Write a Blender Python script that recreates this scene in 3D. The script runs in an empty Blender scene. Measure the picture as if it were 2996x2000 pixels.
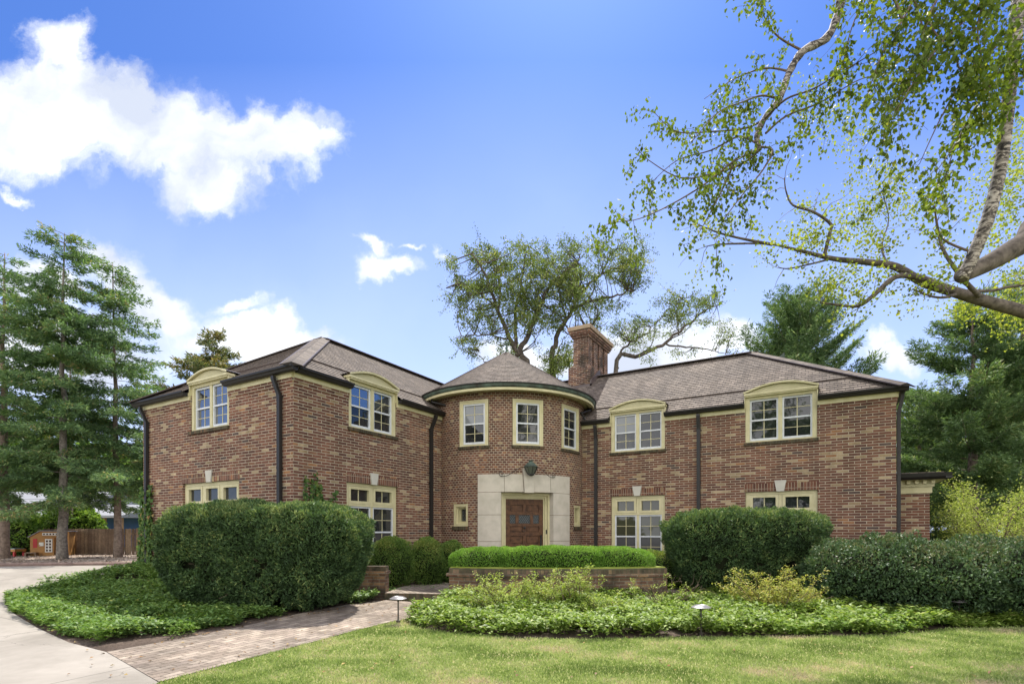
import bpy, math, random
import numpy as np
from mathutils import Vector, noise
from mathutils.geometry import delaunay_2d_cdt
random.seed(7); rng = np.random.default_rng(7)
S = bpy.context.scene; COL = S.collection
R = math.radians
# ------------------------------------------------------------ camera, sky, sun, exposure
TH = R(30.3); CT, ST = math.cos(TH), math.sin(TH)
CAMH = 1.07; F = 1540.0; HOR = 1552.0; CX = 1498.0
cd = bpy.data.cameras.new('camera'); cam = bpy.data.objects.new('camera', cd); COL.objects.link(cam)
cam.location = (0, 0, CAMH); cam.rotation_euler = (R(90), 0, TH)
cd.sensor_width = 36; cd.lens = 36*F/2996; cd.shift_y = (HOR-1000)/2996; cd.clip_end = 3000; cd.clip_start = .05
S.camera = cam
SUN_EL, SUN_AZ = 57.0, -24.0          # azimuth from +Y towards +X
S.view_settings.view_transform = 'Standard'; S.view_settings.look = 'None'
S.view_settings.exposure = 1.15; S.view_settings.gamma = 1
sd = bpy.data.lights.new('sun', 'SUN'); sun = bpy.data.objects.new('sun', sd); COL.objects.link(sun)
sd.energy = 3.6; sd.angle = R(.6); sd.color = (1, .95, .87)
sv = Vector((math.sin(R(SUN_AZ))*math.cos(R(SUN_EL)), math.cos(R(SUN_AZ))*math.cos(R(SUN_EL)), math.sin(R(SUN_EL))))
sun.rotation_euler = sv.to_track_quat('Z', 'Y').to_euler()
wd = bpy.data.worlds.new('World'); S.world = wd; wd.use_nodes = True

class NT:                              # tiny node-tree helper
    def __init__(s, nt): s.nt = nt; nt.nodes.clear()
    def n(s, t, **kw):
        o = s.nt.nodes.new(t)
        for k, v in kw.items(): setattr(o, k, v)
        return o
    def l(s, a, b): s.nt.links.new(a, b)
    def put(s, sock, v):
        if hasattr(v, 'is_output') or isinstance(v, bpy.types.NodeSocket): s.l(v, sock)
        else: sock.default_value = v
    def m(s, op, a, b=None, c=None, clamp=False):
        o = s.n('ShaderNodeMath', operation=op); o.use_clamp = clamp
        for i, v in enumerate((a, b, c)):
            if v is not None: s.put(o.inputs[i], v)
        return o.outputs[0]
    def v(s, op, a, b=None):
        o = s.n('ShaderNodeVectorMath', operation=op)
        s.put(o.inputs[0], a)
        if b is not None: s.put(o.inputs[1], b)
        return o.outputs['Value'] if op in ('DOT_PRODUCT', 'LENGTH') else o.outputs[0]
    def mix(s, f, a, b, bt='MIX'):
        o = s.n('ShaderNodeMix', data_type='RGBA', blend_type=bt)
        s.put(o.inputs[0], f); s.put(o.inputs[6], a); s.put(o.inputs[7], b)
        return o.outputs[2]
    def ramp(s, f, stops, interp='LINEAR'):
        o = s.n('ShaderNodeValToRGB'); r = o.color_ramp; r.interpolation = interp
        while len(r.elements) > 1: r.elements.remove(r.elements[-1])
        r.elements[0].position = stops[0][0]; r.elements[0].color = (*stops[0][1], 1)
        for p, c in stops[1:]:
            e = r.elements.new(p); e.color = (*c, 1)
        s.put(o.inputs[0], f); return o.outputs[0]
    def noise(s, vec, scale, detail=4, rough=.55, dist=0):
        o = s.n('ShaderNodeTexNoise'); o.inputs['Scale'].default_value = scale
        o.inputs['Detail'].default_value = detail; o.inputs['Roughness'].default_value = rough
        o.inputs['Distortion'].default_value = dist
        if vec is not None: s.l(vec, o.inputs['Vector'])
        return o.outputs['Fac']

def build_world():
    w = NT(wd.node_tree)
    sky = w.n('ShaderNodeTexSky', sky_type='NISHITA'); sky.sun_disc = False
    sky.sun_elevation = R(SUN_EL); sky.sun_rotation = R(SUN_AZ)
    sky.air_density = 1.0; sky.dust_density = .4; sky.ozone_density = 3.0
    tc = w.n('ShaderNodeTexCoord').outputs['Generated']
    fwd = (-ST, CT, 0); rgt = (CT, ST, 0)
    y = w.v('DOT_PRODUCT', tc, fwd); x = w.v('DOT_PRODUCT', tc, rgt)
    sp = w.n('ShaderNodeSeparateXYZ'); w.l(tc, sp.inputs[0]); z = sp.outputs[2]
    ys = w.m('MAXIMUM', w.m('ABSOLUTE', y), .12)       # same cloud field in front and behind
    cb = w.n('ShaderNodeCombineXYZ'); w.l(w.m('DIVIDE', x, ys), cb.inputs[0]); w.l(w.m('DIVIDE', z, ys), cb.inputs[1])
    p0 = cb.outputs[0]
    wn = w.n('ShaderNodeTexNoise'); w.l(p0, wn.inputs['Vector']); wn.inputs['Scale'].default_value = 7; wn.inputs['Detail'].default_value = 9; wn.inputs['Roughness'].default_value = .6
    ws = w.n('ShaderNodeVectorMath', operation='SCALE'); w.l(w.v('SUBTRACT', wn.outputs['Color'], (.5,.5,.5)), ws.inputs[0]); ws.inputs['Scale'].default_value = .17
    p = w.v('MULTIPLY', w.v('ADD', p0, ws.outputs[0]), (1,1,0))
    nz = w.noise(p, 6.5, 8, .62, .3); nz2 = w.noise(p, 2.2, 3, .5)
    D = [(150,118,95,62,0),(95,215,230,95,0),(290,270,280,125,.18),(450,330,240,115,.25),(600,335,170,95,0),(690,320,105,80,0),
         (480,430,130,70,0),(95,315,190,105,0),(-80,230,150,120,0),(-60,330,120,60,0),(905,600,80,30,.05),(872,547,50,20,.2),(1012,562,24,14,.5),(960,553,22,10,0),
         (235,600,90,70,.5),(370,700,140,60,.4),(600,780,210,62,.05),(540,705,75,22,0),(1500,800,260,70,0),(1660,775,90,55,0),
         (2050,805,110,40,0),(90,640,120,60,0),(120,800,260,120,0),(55,462,50,14,.3),(1250,830,200,50,0)]
    acc = None
    for (dx, dy, rx, ry, rot) in D:
        a, b = (dx*1.2755-CX)/F, (HOR-dy*1.2755)/F
        mp = w.n('ShaderNodeMapping', vector_type='TEXTURE')
        w.l(p, mp.inputs[0]); mp.inputs['Location'].default_value = (a, b, 0)
        mp.inputs['Rotation'].default_value = (0, 0, -rot)
        mp.inputs['Scale'].default_value = (rx*1.2755/F, ry*1.2755/F, 1)
        d = w.v('LENGTH', mp.outputs[0])
        f = w.m('MULTIPLY', w.m('SUBTRACT', 1.15, d), min(1, max(.5, rx/120)))
        acc = f if acc is None else w.m('SMOOTH_MAX', acc, f, .25)
    f = w.m('ADD', acc, w.m('MULTIPLY', w.m('SUBTRACT', nz, .5), 1.5))
    f = w.m('MULTIPLY_ADD', w.m('SUBTRACT', nz2, .5), .5, f)
    mr = w.n('ShaderNodeMapRange', interpolation_type='SMOOTHSTEP'); w.l(f, mr.inputs[0])
    mr.inputs[1].default_value = .02; mr.inputs[2].default_value = .62
    # thin veil near the horizon
    el = w.m('DIVIDE', z, ys)
    veil = w.m('MULTIPLY', w.m('SUBTRACT', 1.0, w.m('MULTIPLY', el, 1.12), clamp=True), 1.0)
    veil = w.m('MULTIPLY', veil, w.m('MULTIPLY_ADD', nz2, .8, .52))
    skyc = w.mix(1.0, sky.outputs[0], (.43, .635, 1.07, 1), 'MULTIPLY')
    shade = w.ramp(w.noise(p, 5.0, 5, .5), [(.38, (4.6, 5.0, 5.9)), (.6, (7.6, 7.8, 8.2))])
    c1 = w.mix(veil, skyc, (5.6, 6.5, 8.6, 1))
    c2 = w.mix(w.m('MULTIPLY', mr.outputs[0], .97), c1, shade)
    # bright cloud added out of view, overhead and behind the viewer, filling shaded walls
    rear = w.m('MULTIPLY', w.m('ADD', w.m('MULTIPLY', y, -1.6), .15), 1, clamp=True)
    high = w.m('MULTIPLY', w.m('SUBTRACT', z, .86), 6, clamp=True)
    fill_cov = w.m('MULTIPLY', w.m('MAXIMUM', rear, w.m('MULTIPLY', high, .6)), w.m('MULTIPLY_ADD', w.noise(tc, 3.0, 5, .6), 2.4, -.55, clamp=True))
    c2 = w.mix(fill_cov, c2, (21, 20.4, 19.4, 1))
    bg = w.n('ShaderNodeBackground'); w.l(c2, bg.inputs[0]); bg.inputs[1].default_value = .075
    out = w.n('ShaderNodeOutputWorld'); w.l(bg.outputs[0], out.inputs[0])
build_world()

# ------------------------------------------------------------ coordinates
def lerp(a, b, t): return a+(b-a)*t
def c2w(X, Z, z=0.0): return Vector((X*CT - Z*ST, X*ST + Z*CT, z))
def w2c(x, y): return x*CT + y*ST, -x*ST + y*CT
def at(px, py, Z): return c2w((px-CX)/F*Z, Z, CAMH + (HOR-py)/F*Z)      # photo pixel at a known depth
def sstep(t): t = min(1, max(0, t)); return t*t*(3-2*t)
def gh(X, Z):                                                        # height of the ground
    g = -.35 - .02*max(0, 10.8-Z)*(1 if Z > -40 else 1)
    if Z < 0: g = -.35-.02*10.8
    return g + .35*sstep((Z-10.6)/2.6)*sstep((-X-4)/2.2) * 1.0
def ghw(x, y): return gh(*w2c(x, y))
def gpx(px, py):                                                     # photo pixel on the ground -> (X, Z)
    Z = 8.0
    for _ in range(40):
        X = (px-CX)/F*Z
        Z = .5*Z + .5*min(80, (CAMH-gh(X, Z))*F/(py-HOR))
    return ((px-CX)/F*Z, Z)

# ------------------------------------------------------------ materials
MATS = {}
def newmat(name):
    m = bpy.data.materials.new(name); m.use_nodes = True; MATS[name] = m
    return m, NT(m.node_tree)
def finish(n, col, rough=.6, spec=.5, bump=None, bstr=.3, bdist=.01, metal=0):
    b = n.n('ShaderNodeBsdfPrincipled'); n.put(b.inputs['Base Color'], col); n.put(b.inputs['Roughness'], rough)
    b.inputs['Metallic'].default_value = metal; b.inputs['Specular IOR Level'].default_value = spec
    if bump is not None:
        bp = n.n('ShaderNodeBump'); bp.inputs['Strength'].default_value = bstr; bp.inputs['Distance'].default_value = bdist
        n.l(bump, bp.inputs['Height']); n.l(bp.outputs[0], b.inputs['Normal'])
    o = n.n('ShaderNodeOutputMaterial'); n.l(b.outputs[0], o.inputs[0]); return b
def plain(name, c, rough=.55, var=.12, scale=6, spec=.4, bstr=.15, c2=None, metal=0):
    m, n = newmat(name)
    tc = n.n('ShaderNodeTexCoord').outputs['Object']
    f = n.noise(tc, scale, 6, .6)
    c2 = c2 or tuple(v*(1-2.2*var) for v in c)
    col = n.ramp(f, [(.3, c2), (.62, c)])
    if name == 'concrete':      # old stains and fine cracks
        col = n.mix(1, col, n.ramp(n.noise(tc, .45, 6, .7, .6), [(.36,(.78,.77,.75)),(.6,(1.08,1.07,1.06))]), 'MULTIPLY')
        bj = n.n('ShaderNodeTexBrick'); bj.offset = 0; n.l(tc, bj.inputs['Vector']); bj.inputs['Scale'].default_value = 1; bj.inputs['Brick Width'].default_value = 3.3; bj.inputs['Row Height'].default_value = 3.3; bj.inputs['Mortar Size'].default_value = .009
        col = n.mix(n.m('MULTIPLY', bj.outputs['Fac'], .55), col, (.06,.055,.045,1))
        vo = n.n('ShaderNodeTexVoronoi', feature='DISTANCE_TO_EDGE'); vo.inputs['Scale'].default_value = .32; wv = n.n('ShaderNodeTexNoise'); wv.inputs['Scale'].default_value = 1.3; wv.inputs['Detail'].default_value = 6; n.l(tc, wv.inputs['Vector'])
        n.l(n.v('ADD', tc, n.v('MULTIPLY', wv.outputs['Color'], (.9,.9,.9))), vo.inputs['Vector'])
        col = n.mix(n.m('MULTIPLY', n.m('LESS_THAN', vo.outputs['Distance'], .0016), .5), col, (.07,.06,.05,1))
    finish(n, col, rough, spec, n.noise(tc, scale*12, 3), bstr, .004, metal)
    return m
def brickmat(name, bw, rh, mort, off, pal, mortar, stain=.25, swap=False, bdist=.006, scale_n=60, dark=None):
    m, n = newmat(name)
    uv = n.n('ShaderNodeUVMap').outputs[0]
    if swap:
        sp = n.n('ShaderNodeSeparateXYZ'); n.l(uv, sp.inputs[0]); cb = n.n('ShaderNodeCombineXYZ')
        n.l(sp.outputs[1], cb.inputs[0]); n.l(sp.outputs[0], cb.inputs[1]); uv = cb.outputs[0]
    nz = n.n('ShaderNodeTexNoise'); n.l(uv, nz.inputs['Vector']); nz.inputs['Scale'].default_value = 9
    wob = n.n('ShaderNodeVectorMath', operation='SCALE'); n.l(n.v('SUBTRACT', nz.outputs['Color'], (.5,.5,.5)), wob.inputs[0]); wob.inputs['Scale'].default_value = .006
    uvw = n.v('ADD', uv, wob.outputs[0])
    b = n.n('ShaderNodeTexBrick'); b.offset = off; b.offset_frequency = 2; b.squash = 1
    n.l(uvw, b.inputs['Vector']); b.inputs['Color1'].default_value = (0,0,0,1); b.inputs['Color2'].default_value = (1,1,1,1)
    b.inputs['Mortar'].default_value = (0,0,0,1); b.inputs['Scale'].default_value = 1; b.inputs['Mortar Size'].default_value = mort
    b.inputs['Mortar Smooth'].default_value = .15; b.inputs['Bias'].default_value = 0
    b.inputs['Brick Width'].default_value = bw; b.inputs['Row Height'].default_value = rh
    col = n.ramp(b.outputs['Color'], pal, 'CONSTANT')
    fine = n.noise(uv, scale_n, 5, .7)
    col = n.mix(.55, col, n.ramp(fine, [(.3, (.45,.45,.45)), (.7, (1.25,1.2,1.15))]), 'MULTIPLY')
    big = n.noise(uv, .9, 5, .6)
    st = n.ramp(big, [(.35, (1-stain,)*3), (.65, (1.12,1.1,1.06))])
    col = n.mix(1, col, st, 'MULTIPLY')
    sm = n.n('ShaderNodeMapping'); n.l(uv, sm.inputs[0]); sm.inputs['Scale'].default_value = (2.6,.3,1)
    col = n.mix(1, col, n.ramp(n.noise(sm.outputs[0], 1.0, 5, .6), [(.34, (.80,.79,.77)), (.56, (1.05,1.05,1.05))]), 'MULTIPLY')
    col = n.mix(1, col, n.ramp(n.noise(uv, 5.5, 5, .7), [(.3, (.74,.72,.70)), (.7, (1.16,1.14,1.12))]), 'MULTIPLY')
    mcol = n.mix(1, mortar, n.ramp(n.noise(uv, 3.5, 4), [(.3, (.72,.7,.66)), (.7, (1.1,1.1,1.1))]), 'MULTIPLY')
    col = n.mix(b.outputs['Fac'], col, mcol)
    if dark is not None:          # weather stains with a shape of their own
        dn = n.noise(uv, 1.6, 6, .65, .4)
        col = n.mix(n.m('MULTIPLY', n.ramp(dn, [(.48,(0,0,0)),(.62,(1,1,1))]), dark), col, (.02,.022,.016,1))
    h = n.m('ADD', n.m('MULTIPLY', n.m('SUBTRACT', 1, b.outputs['Fac']), 1.0), n.m('MULTIPLY', fine, .35))
    finish(n, col, .85, .2, h, .7, bdist)
    return m
PAL = [(0, (0.121,0.060,0.047)), (.12, (0.179,0.084,0.059)), (.33, (0.141,0.069,0.053)), (.45, (0.199,0.097,0.066)), (.60, (0.160,0.076,0.055)), (.78, (0.330,0.254,0.154)), (.83,(0.209,0.113,0.072)), (.89, (0.388,0.308,0.198)), (.945, (0.301,0.157,0.081)), (.975, (0.092,0.067,0.062))]
PALT = [(0, (0.116,0.058,0.045)), (.2, (0.175,0.080,0.055)), (.45, (0.136,0.065,0.050)), (.66, (0.189,0.092,0.062)), (.87, (0.281,0.189,0.110)), (.93, (0.272,0.130,0.068)), (.965, (0.369,0.286,0.171))]
MORT = (.39,.335,.25,1)
BRICK = brickmat('brick_wall', .24, .065, .0072, .5, PAL, MORT)
BRICKT = brickmat('brick_header', .12, .065, .007, .5, PALT, MORT)
SOLD = brickmat('brick_soldier', .215, .068, .005, 0, PALT, MORT, swap=True)
SILLB = brickmat('brick_rowlock', .3, .068, .005, 0, [(0,(.06,.05,.032)),(.4,(.09,.075,.045)),(.7,(.12,.08,.05)),(.9,(.16,.1,.06))], (.10,.10,.07,1), swap=True)
WALLB = brickmat('garden_brick', .24, .065, .006, .5, [(0,(.14,.085,.06)),(.3,(.2,.12,.08)),(.5,(.16,.09,.065)),(.7,(.24,.155,.1)),(.85,(.27,.17,.1))], (.2,.19,.15,1), dark=.75)
WALLS = brickmat('garden_soldier', .3, .075, .006, 0, [(0,(.09,.075,.05)),(.35,(.14,.11,.075)),(.7,(.17,.12,.085)),(.9,(.24,.18,.11))], (.08,.085,.05,1), swap=True, dark=.6)
CHIMB = brickmat('chimney_brick', .22, .065, .007, .5, [(0,(.11,.05,.035)),(.3,(.17,.075,.05)),(.55,(.13,.06,.045)),(.75,(.25,.13,.08)),(.9,(.3,.17,.1))], (.4,.35,.29,1), dark=.8)
SHING = brickmat('roof_shingle', .16, .15, .008, .43, [(0,(.155,.13,.112)),(.25,(.20,.17,.147)),(.5,(.175,.148,.127)),(.7,(.225,.193,.168)),(.88,(.125,.104,.09))], (.035,.026,.025,1), stain=.22, bdist=.004, scale_n=90)
PAVER = brickmat('paver', .215, .108, .005, .5, [(0,(.26,.22,.185)),(.3,(.34,.295,.25)),(.55,(.295,.25,.215)),(.8,(.38,.33,.28))], (.06,.05,.035,1), stain=.4, bdist=.004)
CREAM = plain('cream_paint', (.53,.48,.29), .5, .06, 5, c2=(.44,.40,.22))
CREAM2 = plain('cream_panel', (.46,.42,.26), .6, .1, 3, c2=(.38,.35,.2))
GREYW = plain('white_storm_frame', (.58,.60,.62), .35, .08, 8)
BRONZE = plain('dark_bronze', (.02,.018,.017), .45, .1, 4, spec=.35)
COPPER = plain('copper_patina', (.085,.12,.095), .6, .1, 3.2, c2=(.03,.026,.02), spec=.2)
STONEJ = plain('stone_joint', (.24,.21,.17), .9, .1, 8, spec=.1)
STONE = plain('limestone', (.50,.455,.38), .8, .08, 3.5, spec=.2, c2=(.40,.365,.30))
KEYST = plain('keystone_stone', (.48,.46,.40), .8, .06, 5, spec=.2)
CAPST = plain('cap_stone', (.36,.27,.18), .85, .15, 8, spec=.2)
EDGE = plain('shingle_edge', (.15,.122,.108), .9, .2, 12, spec=.1)
FLASH = plain('flashing', (.10,.075,.07), .4, .1, 5)
IRON = plain('iron', (.02,.02,.02), .45, .1, 10)
WOODD = plain('door_wood', (.115,.055,.026), .5, .22, 9, spec=.2, c2=(.04,.019,.011))
LEAD = plain('lead_came', (.14,.15,.16), .4, .1, 10)
CONC = plain('concrete', (.295,.27,.235), .85, .1, 1.4, spec=.2, c2=(.235,.215,.185))
KERB = plain('kerb_brick', (.19,.13,.11), .8, .2, 8)
FENCEP = brickmat('fence_boards', .148, 9, .004, 0, [(0,(.22,.16,.12)),(.3,(.33,.245,.18)),(.55,(.27,.2,.15)),(.8,(.38,.29,.21))], (.03,.022,.018,1), stain=.35, scale_n=18)
FENCEW = plain('fence_wood', (.34,.25,.185), .8, .2, 4, spec=.2, c2=(.19,.145,.11))
BARK = plain('bark', (.15,.125,.105), .9, .25, 9, spec=.1, bstr=.8, c2=(.05,.042,.035))
BARKG = plain('bark_grey', (.26,.23,.20), .9, .25, 14, spec=.1, bstr=.8, c2=(.09,.08,.07))
BARKR = plain('bark_spruce', (.27,.21,.17), .9, .2, 12, spec=.1, bstr=.8, c2=(.11,.085,.07))
TWIG = plain('twig', (.16,.12,.085), .8, .2, 10, spec=.1)
def birchmat():
    m, n = newmat('birch_bark')
    tc = n.n('ShaderNodeTexCoord').outputs['Object']
    mp = n.n('ShaderNodeMapping'); n.l(tc, mp.inputs[0]); mp.inputs['Scale'].default_value = (4, 4, 9)
    f = n.noise(mp.outputs[0], 1.6, 8, .72, 1.6)
    col = n.ramp(f, [(.40, (.025,.022,.02)), (.49, (.12,.10,.085)), (.56, (.34,.30,.26)), (.78, (.55,.50,.44))])
    finish(n, col, .7, .2, f, .4, .01)
birchmat(); BIRCH = MATS['birch_bark']
def glassmat(name, base, rough=.03):
    m, n = newmat(name)
    tc = n.n('ShaderNodeTexCoord').outputs['Object']
    f = n.noise(tc, 1.8, 2)
    b = finish(n, base, rough, .5, f, .12, .05)
    b.inputs['IOR'].default_value = 1.6
    return m
GLASS = glassmat('window_glass', (.016,.018,.019,1)); GLASSG = glassmat('screened_glass', (.045,.044,.046,1), .25)
GLASSW = glassmat('curtained_glass', (.17,.18,.19,1)); GLASSB = glassmat('blind_glass', (.05,.05,.032,1))
GLASSR = glassmat('sky_glass', (.03,.034,.04,1)); GLASSR.node_tree.nodes['Principled BSDF'].inputs['IOR'].default_value = 3.2
GLASSD = glassmat('door_glass', (.03,.035,.035,1), .25); GLASSD.node_tree.nodes['Principled BSDF'].inputs['IOR'].default_value = 1.25
def leafmat(name, stops, trans=.35, rough=.55, spec=.15, tboost=(1.25,1.35,.6)):
    m, n = newmat(name)
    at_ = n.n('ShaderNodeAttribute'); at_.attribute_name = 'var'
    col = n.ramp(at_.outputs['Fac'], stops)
    b = n.n('ShaderNodeBsdfPrincipled'); n.l(col, b.inputs['Base Color']); b.inputs['Roughness'].default_value = rough
    b.inputs['Specular IOR Level'].default_value = spec
    t = n.n('ShaderNodeBsdfTranslucent'); n.l(n.mix(1, col, (*tboost, 1), 'MULTIPLY'), t.inputs[0])
    mx = n.n('ShaderNodeMixShader'); mx.inputs[0].default_value = trans
    n.l(b.outputs[0], mx.inputs[1]); n.l(t.outputs[0], mx.inputs[2])
    o = n.n('ShaderNodeOutputMaterial'); n.l(mx.outputs[0], o.inputs[0]); return m
YEW = leafmat('yew_needles', [(0,(0.027,0.048,0.022)),(.45,(0.059,0.105,0.043)),(.8,(0.108,0.179,0.062)),(1,(0.238,0.285,0.104))], .2)
BOX = leafmat('boxwood_leaf', [(0,(0.048,0.082,0.020)),(.5,(0.103,0.179,0.039)),(.9,(0.190,0.275,0.062)),(1,(0.284,0.303,0.082))], .28, .5)
BOXB = leafmat('bright_boxwood_leaf', [(0,(.06,.12,.018)),(.5,(.13,.26,.04)),(1,(.24,.38,.08))], .3, .5)
HOLLY = leafmat('holly_leaf', [(0,(0.026,0.051,0.023)),(.5,(0.060,0.107,0.044)),(.92,(0.113,0.177,0.069)),(1,(0.160,0.165,0.081))], .15, .5, .25)
PACHY = leafmat('pachysandra_leaf', [(0,(.08,.13,.025)),(.45,(.18,.27,.05)),(.85,(.34,.42,.12)),(1,(.5,.48,.18))], .35, .5, .2)
PACHYD = leafmat('dark_groundcover_leaf', [(0,(0.075,0.137,0.049)),(.5,(0.150,0.248,0.070)),(.9,(0.255,0.348,0.098)),(1,(0.450,0.410,0.112))], .3, .5, .2)
AZAL = leafmat('azalea_leaf', [(0,(.13,.2,.035)),(.5,(.32,.4,.08)),(.85,(.52,.54,.17)),(1,(.5,.32,.14))], .35)
AZALR = leafmat('azalea_red_leaf', [(0,(.16,.21,.045)),(.45,(.38,.41,.1)),(.78,(.52,.45,.13)),(1,(.42,.22,.1))], .35)
WEED = leafmat('weed_leaf', [(0,(.07,.14,.025)),(.6,(.16,.27,.05)),(1,(.26,.32,.1))], .35)
SPRUCE = leafmat('spruce_needles', [(0,(0.071,0.125,0.066)),(.5,(0.143,0.240,0.103)),(.85,(0.261,0.365,0.140)),(1,(0.404,0.314,0.154))], .25)
SPRUCEB = leafmat('brown_spruce_needles', [(0,(0.072,0.108,0.054)),(.4,(0.144,0.172,0.072)),(.8,(0.270,0.216,0.090)),(1,(0.360,0.270,0.108))], .25)
PINE = leafmat('pine_needles', [(0,(0.059,0.094,0.045)),(.5,(0.119,0.196,0.081)),(.85,(0.220,0.312,0.128)),(1,(0.371,0.390,0.181))], .25)
LOCUST = leafmat('willow_leaf', [(0,(0.069,0.098,0.026)),(.5,(0.138,0.184,0.052)),(.85,(0.230,0.276,0.078)),(1,(0.345,0.345,0.130))], .35)
BIRCHL = leafmat('birch_leaf', [(0,(.06,.09,.018)),(.5,(.10,.15,.028)),(.85,(.16,.21,.04)),(1,(.28,.28,.06))], .45, tboost=(1.7,1.65,.5))
MAPLE = leafmat('maple_leaf', [(0,(.12,.16,.03)),(.5,(.2,.25,.05)),(1,(.34,.34,.08))], .5, tboost=(1.6,1.6,.6))
BROAD = leafmat('broad_leaf', [(0,(0.060,0.120,0.030)),(.5,(0.135,0.240,0.045)),(1,(0.300,0.420,0.090))], .35)
YELL = leafmat('yellow_green_leaf', [(0,(.15,.2,.04)),(.5,(.3,.35,.09)),(1,(.5,.5,.2))], .4)
IVY = leafmat('ivy_leaf', [(0,(.03,.07,.02)),(.55,(.07,.13,.03)),(.85,(.16,.2,.05)),(1,(.3,.13,.07))], .25)
GRASS = leafmat('grass_blade', [(0,(0.130,0.186,0.050)),(.35,(0.240,0.314,0.094)),(.7,(0.360,0.402,0.175)),(.88,(0.500,0.451,0.275)),(1,(0.520,0.412,0.312))], .35, .6, .2, (1.1,1.2,.7))
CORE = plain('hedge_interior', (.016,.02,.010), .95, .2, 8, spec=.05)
def groundmat(name, stops, scale, rough=.95, b=.6):
    m, n = newmat(name); tc = n.n('ShaderNodeTexCoord').outputs['Object']
    f = n.m('ADD', n.m('MULTIPLY', n.noise(tc, scale, 6, .65), .6), n.m('MULTIPLY', n.noise(tc, scale*.07, 4, .5), .4))
    finish(n, n.ramp(f, stops), rough, .15, n.noise(tc, scale*1.5, 4), b, .02); return m
SOIL = groundmat('soil', [(.35,(.04,.03,.022)),(.5,(.075,.055,.042)),(.65,(.13,.1,.08))], 30)
TURF = groundmat('turf', [(.36,(.12,.16,.04)),(.48,(.21,.24,.07)),(.58,(.31,.29,.13)),(.66,(.42,.35,.2))], 14)
MULCH = groundmat('mulch', [(.38,(.13,.09,.07)),(.47,(.26,.2,.16)),(.56,(.42,.35,.29)),(.66,(.5,.43,.37))], 18)
FARG = groundmat('ground', [(.35,(.05,.07,.025)),(.6,(.12,.13,.06))], 3)

# ------------------------------------------------------------ object helpers
def tag(o, label=None, cat=None, group=None, kind=None):
    if label: o['label'] = label
    if cat: o['category'] = cat
    if group: o['group'] = group
    if kind: o['kind'] = kind
    return o
def empty(name, loc=(0,0,0), rz=0, label=None, cat=None, group=None):
    o = bpy.data.objects.new(name, None); o.empty_display_size = .2; COL.objects.link(o)
    o.location = loc; o.rotation_euler = (0, 0, rz); return tag(o, label, cat, group)
def link(name, me, parent=None):
    o = bpy.data.objects.new(name, me); COL.objects.link(o)
    if parent is not None:
        o.parent = parent
        pm = parent
        off = Vector((0,0,0))
        while pm is not None: off += Vector(pm.location); pm = pm.parent
        o.location = -off
    return o
class Fr:                               # flat wall frame: a along, d outward, z up
    def __init__(s, O, A, N): s.O = Vector((*O, 0)); s.A = Vector((*A, 0)); s.N = Vector((*N, 0))
    def p(s, a, d, z): return s.O + s.A*a + s.N*d + Vector((0,0,z))
class FrC:                              # cylinder frame, a = arc length from centre angle
    def __init__(s, C, r, th): s.C = Vector((*C, 0)); s.r = r; s.th = th
    def p(s, a, d, z):
        t = s.th + a/s.r
        return s.C + Vector((math.cos(t), math.sin(t), 0))*(s.r+d) + Vector((0,0,z))
WF = Fr((0,0), (1,0), (0,-1))           # world frame: a=x, d=-y
CF = Fr((0,0), (CT,ST), (ST,-CT))       # camera-aligned frame: a = X, d = -Z
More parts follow.
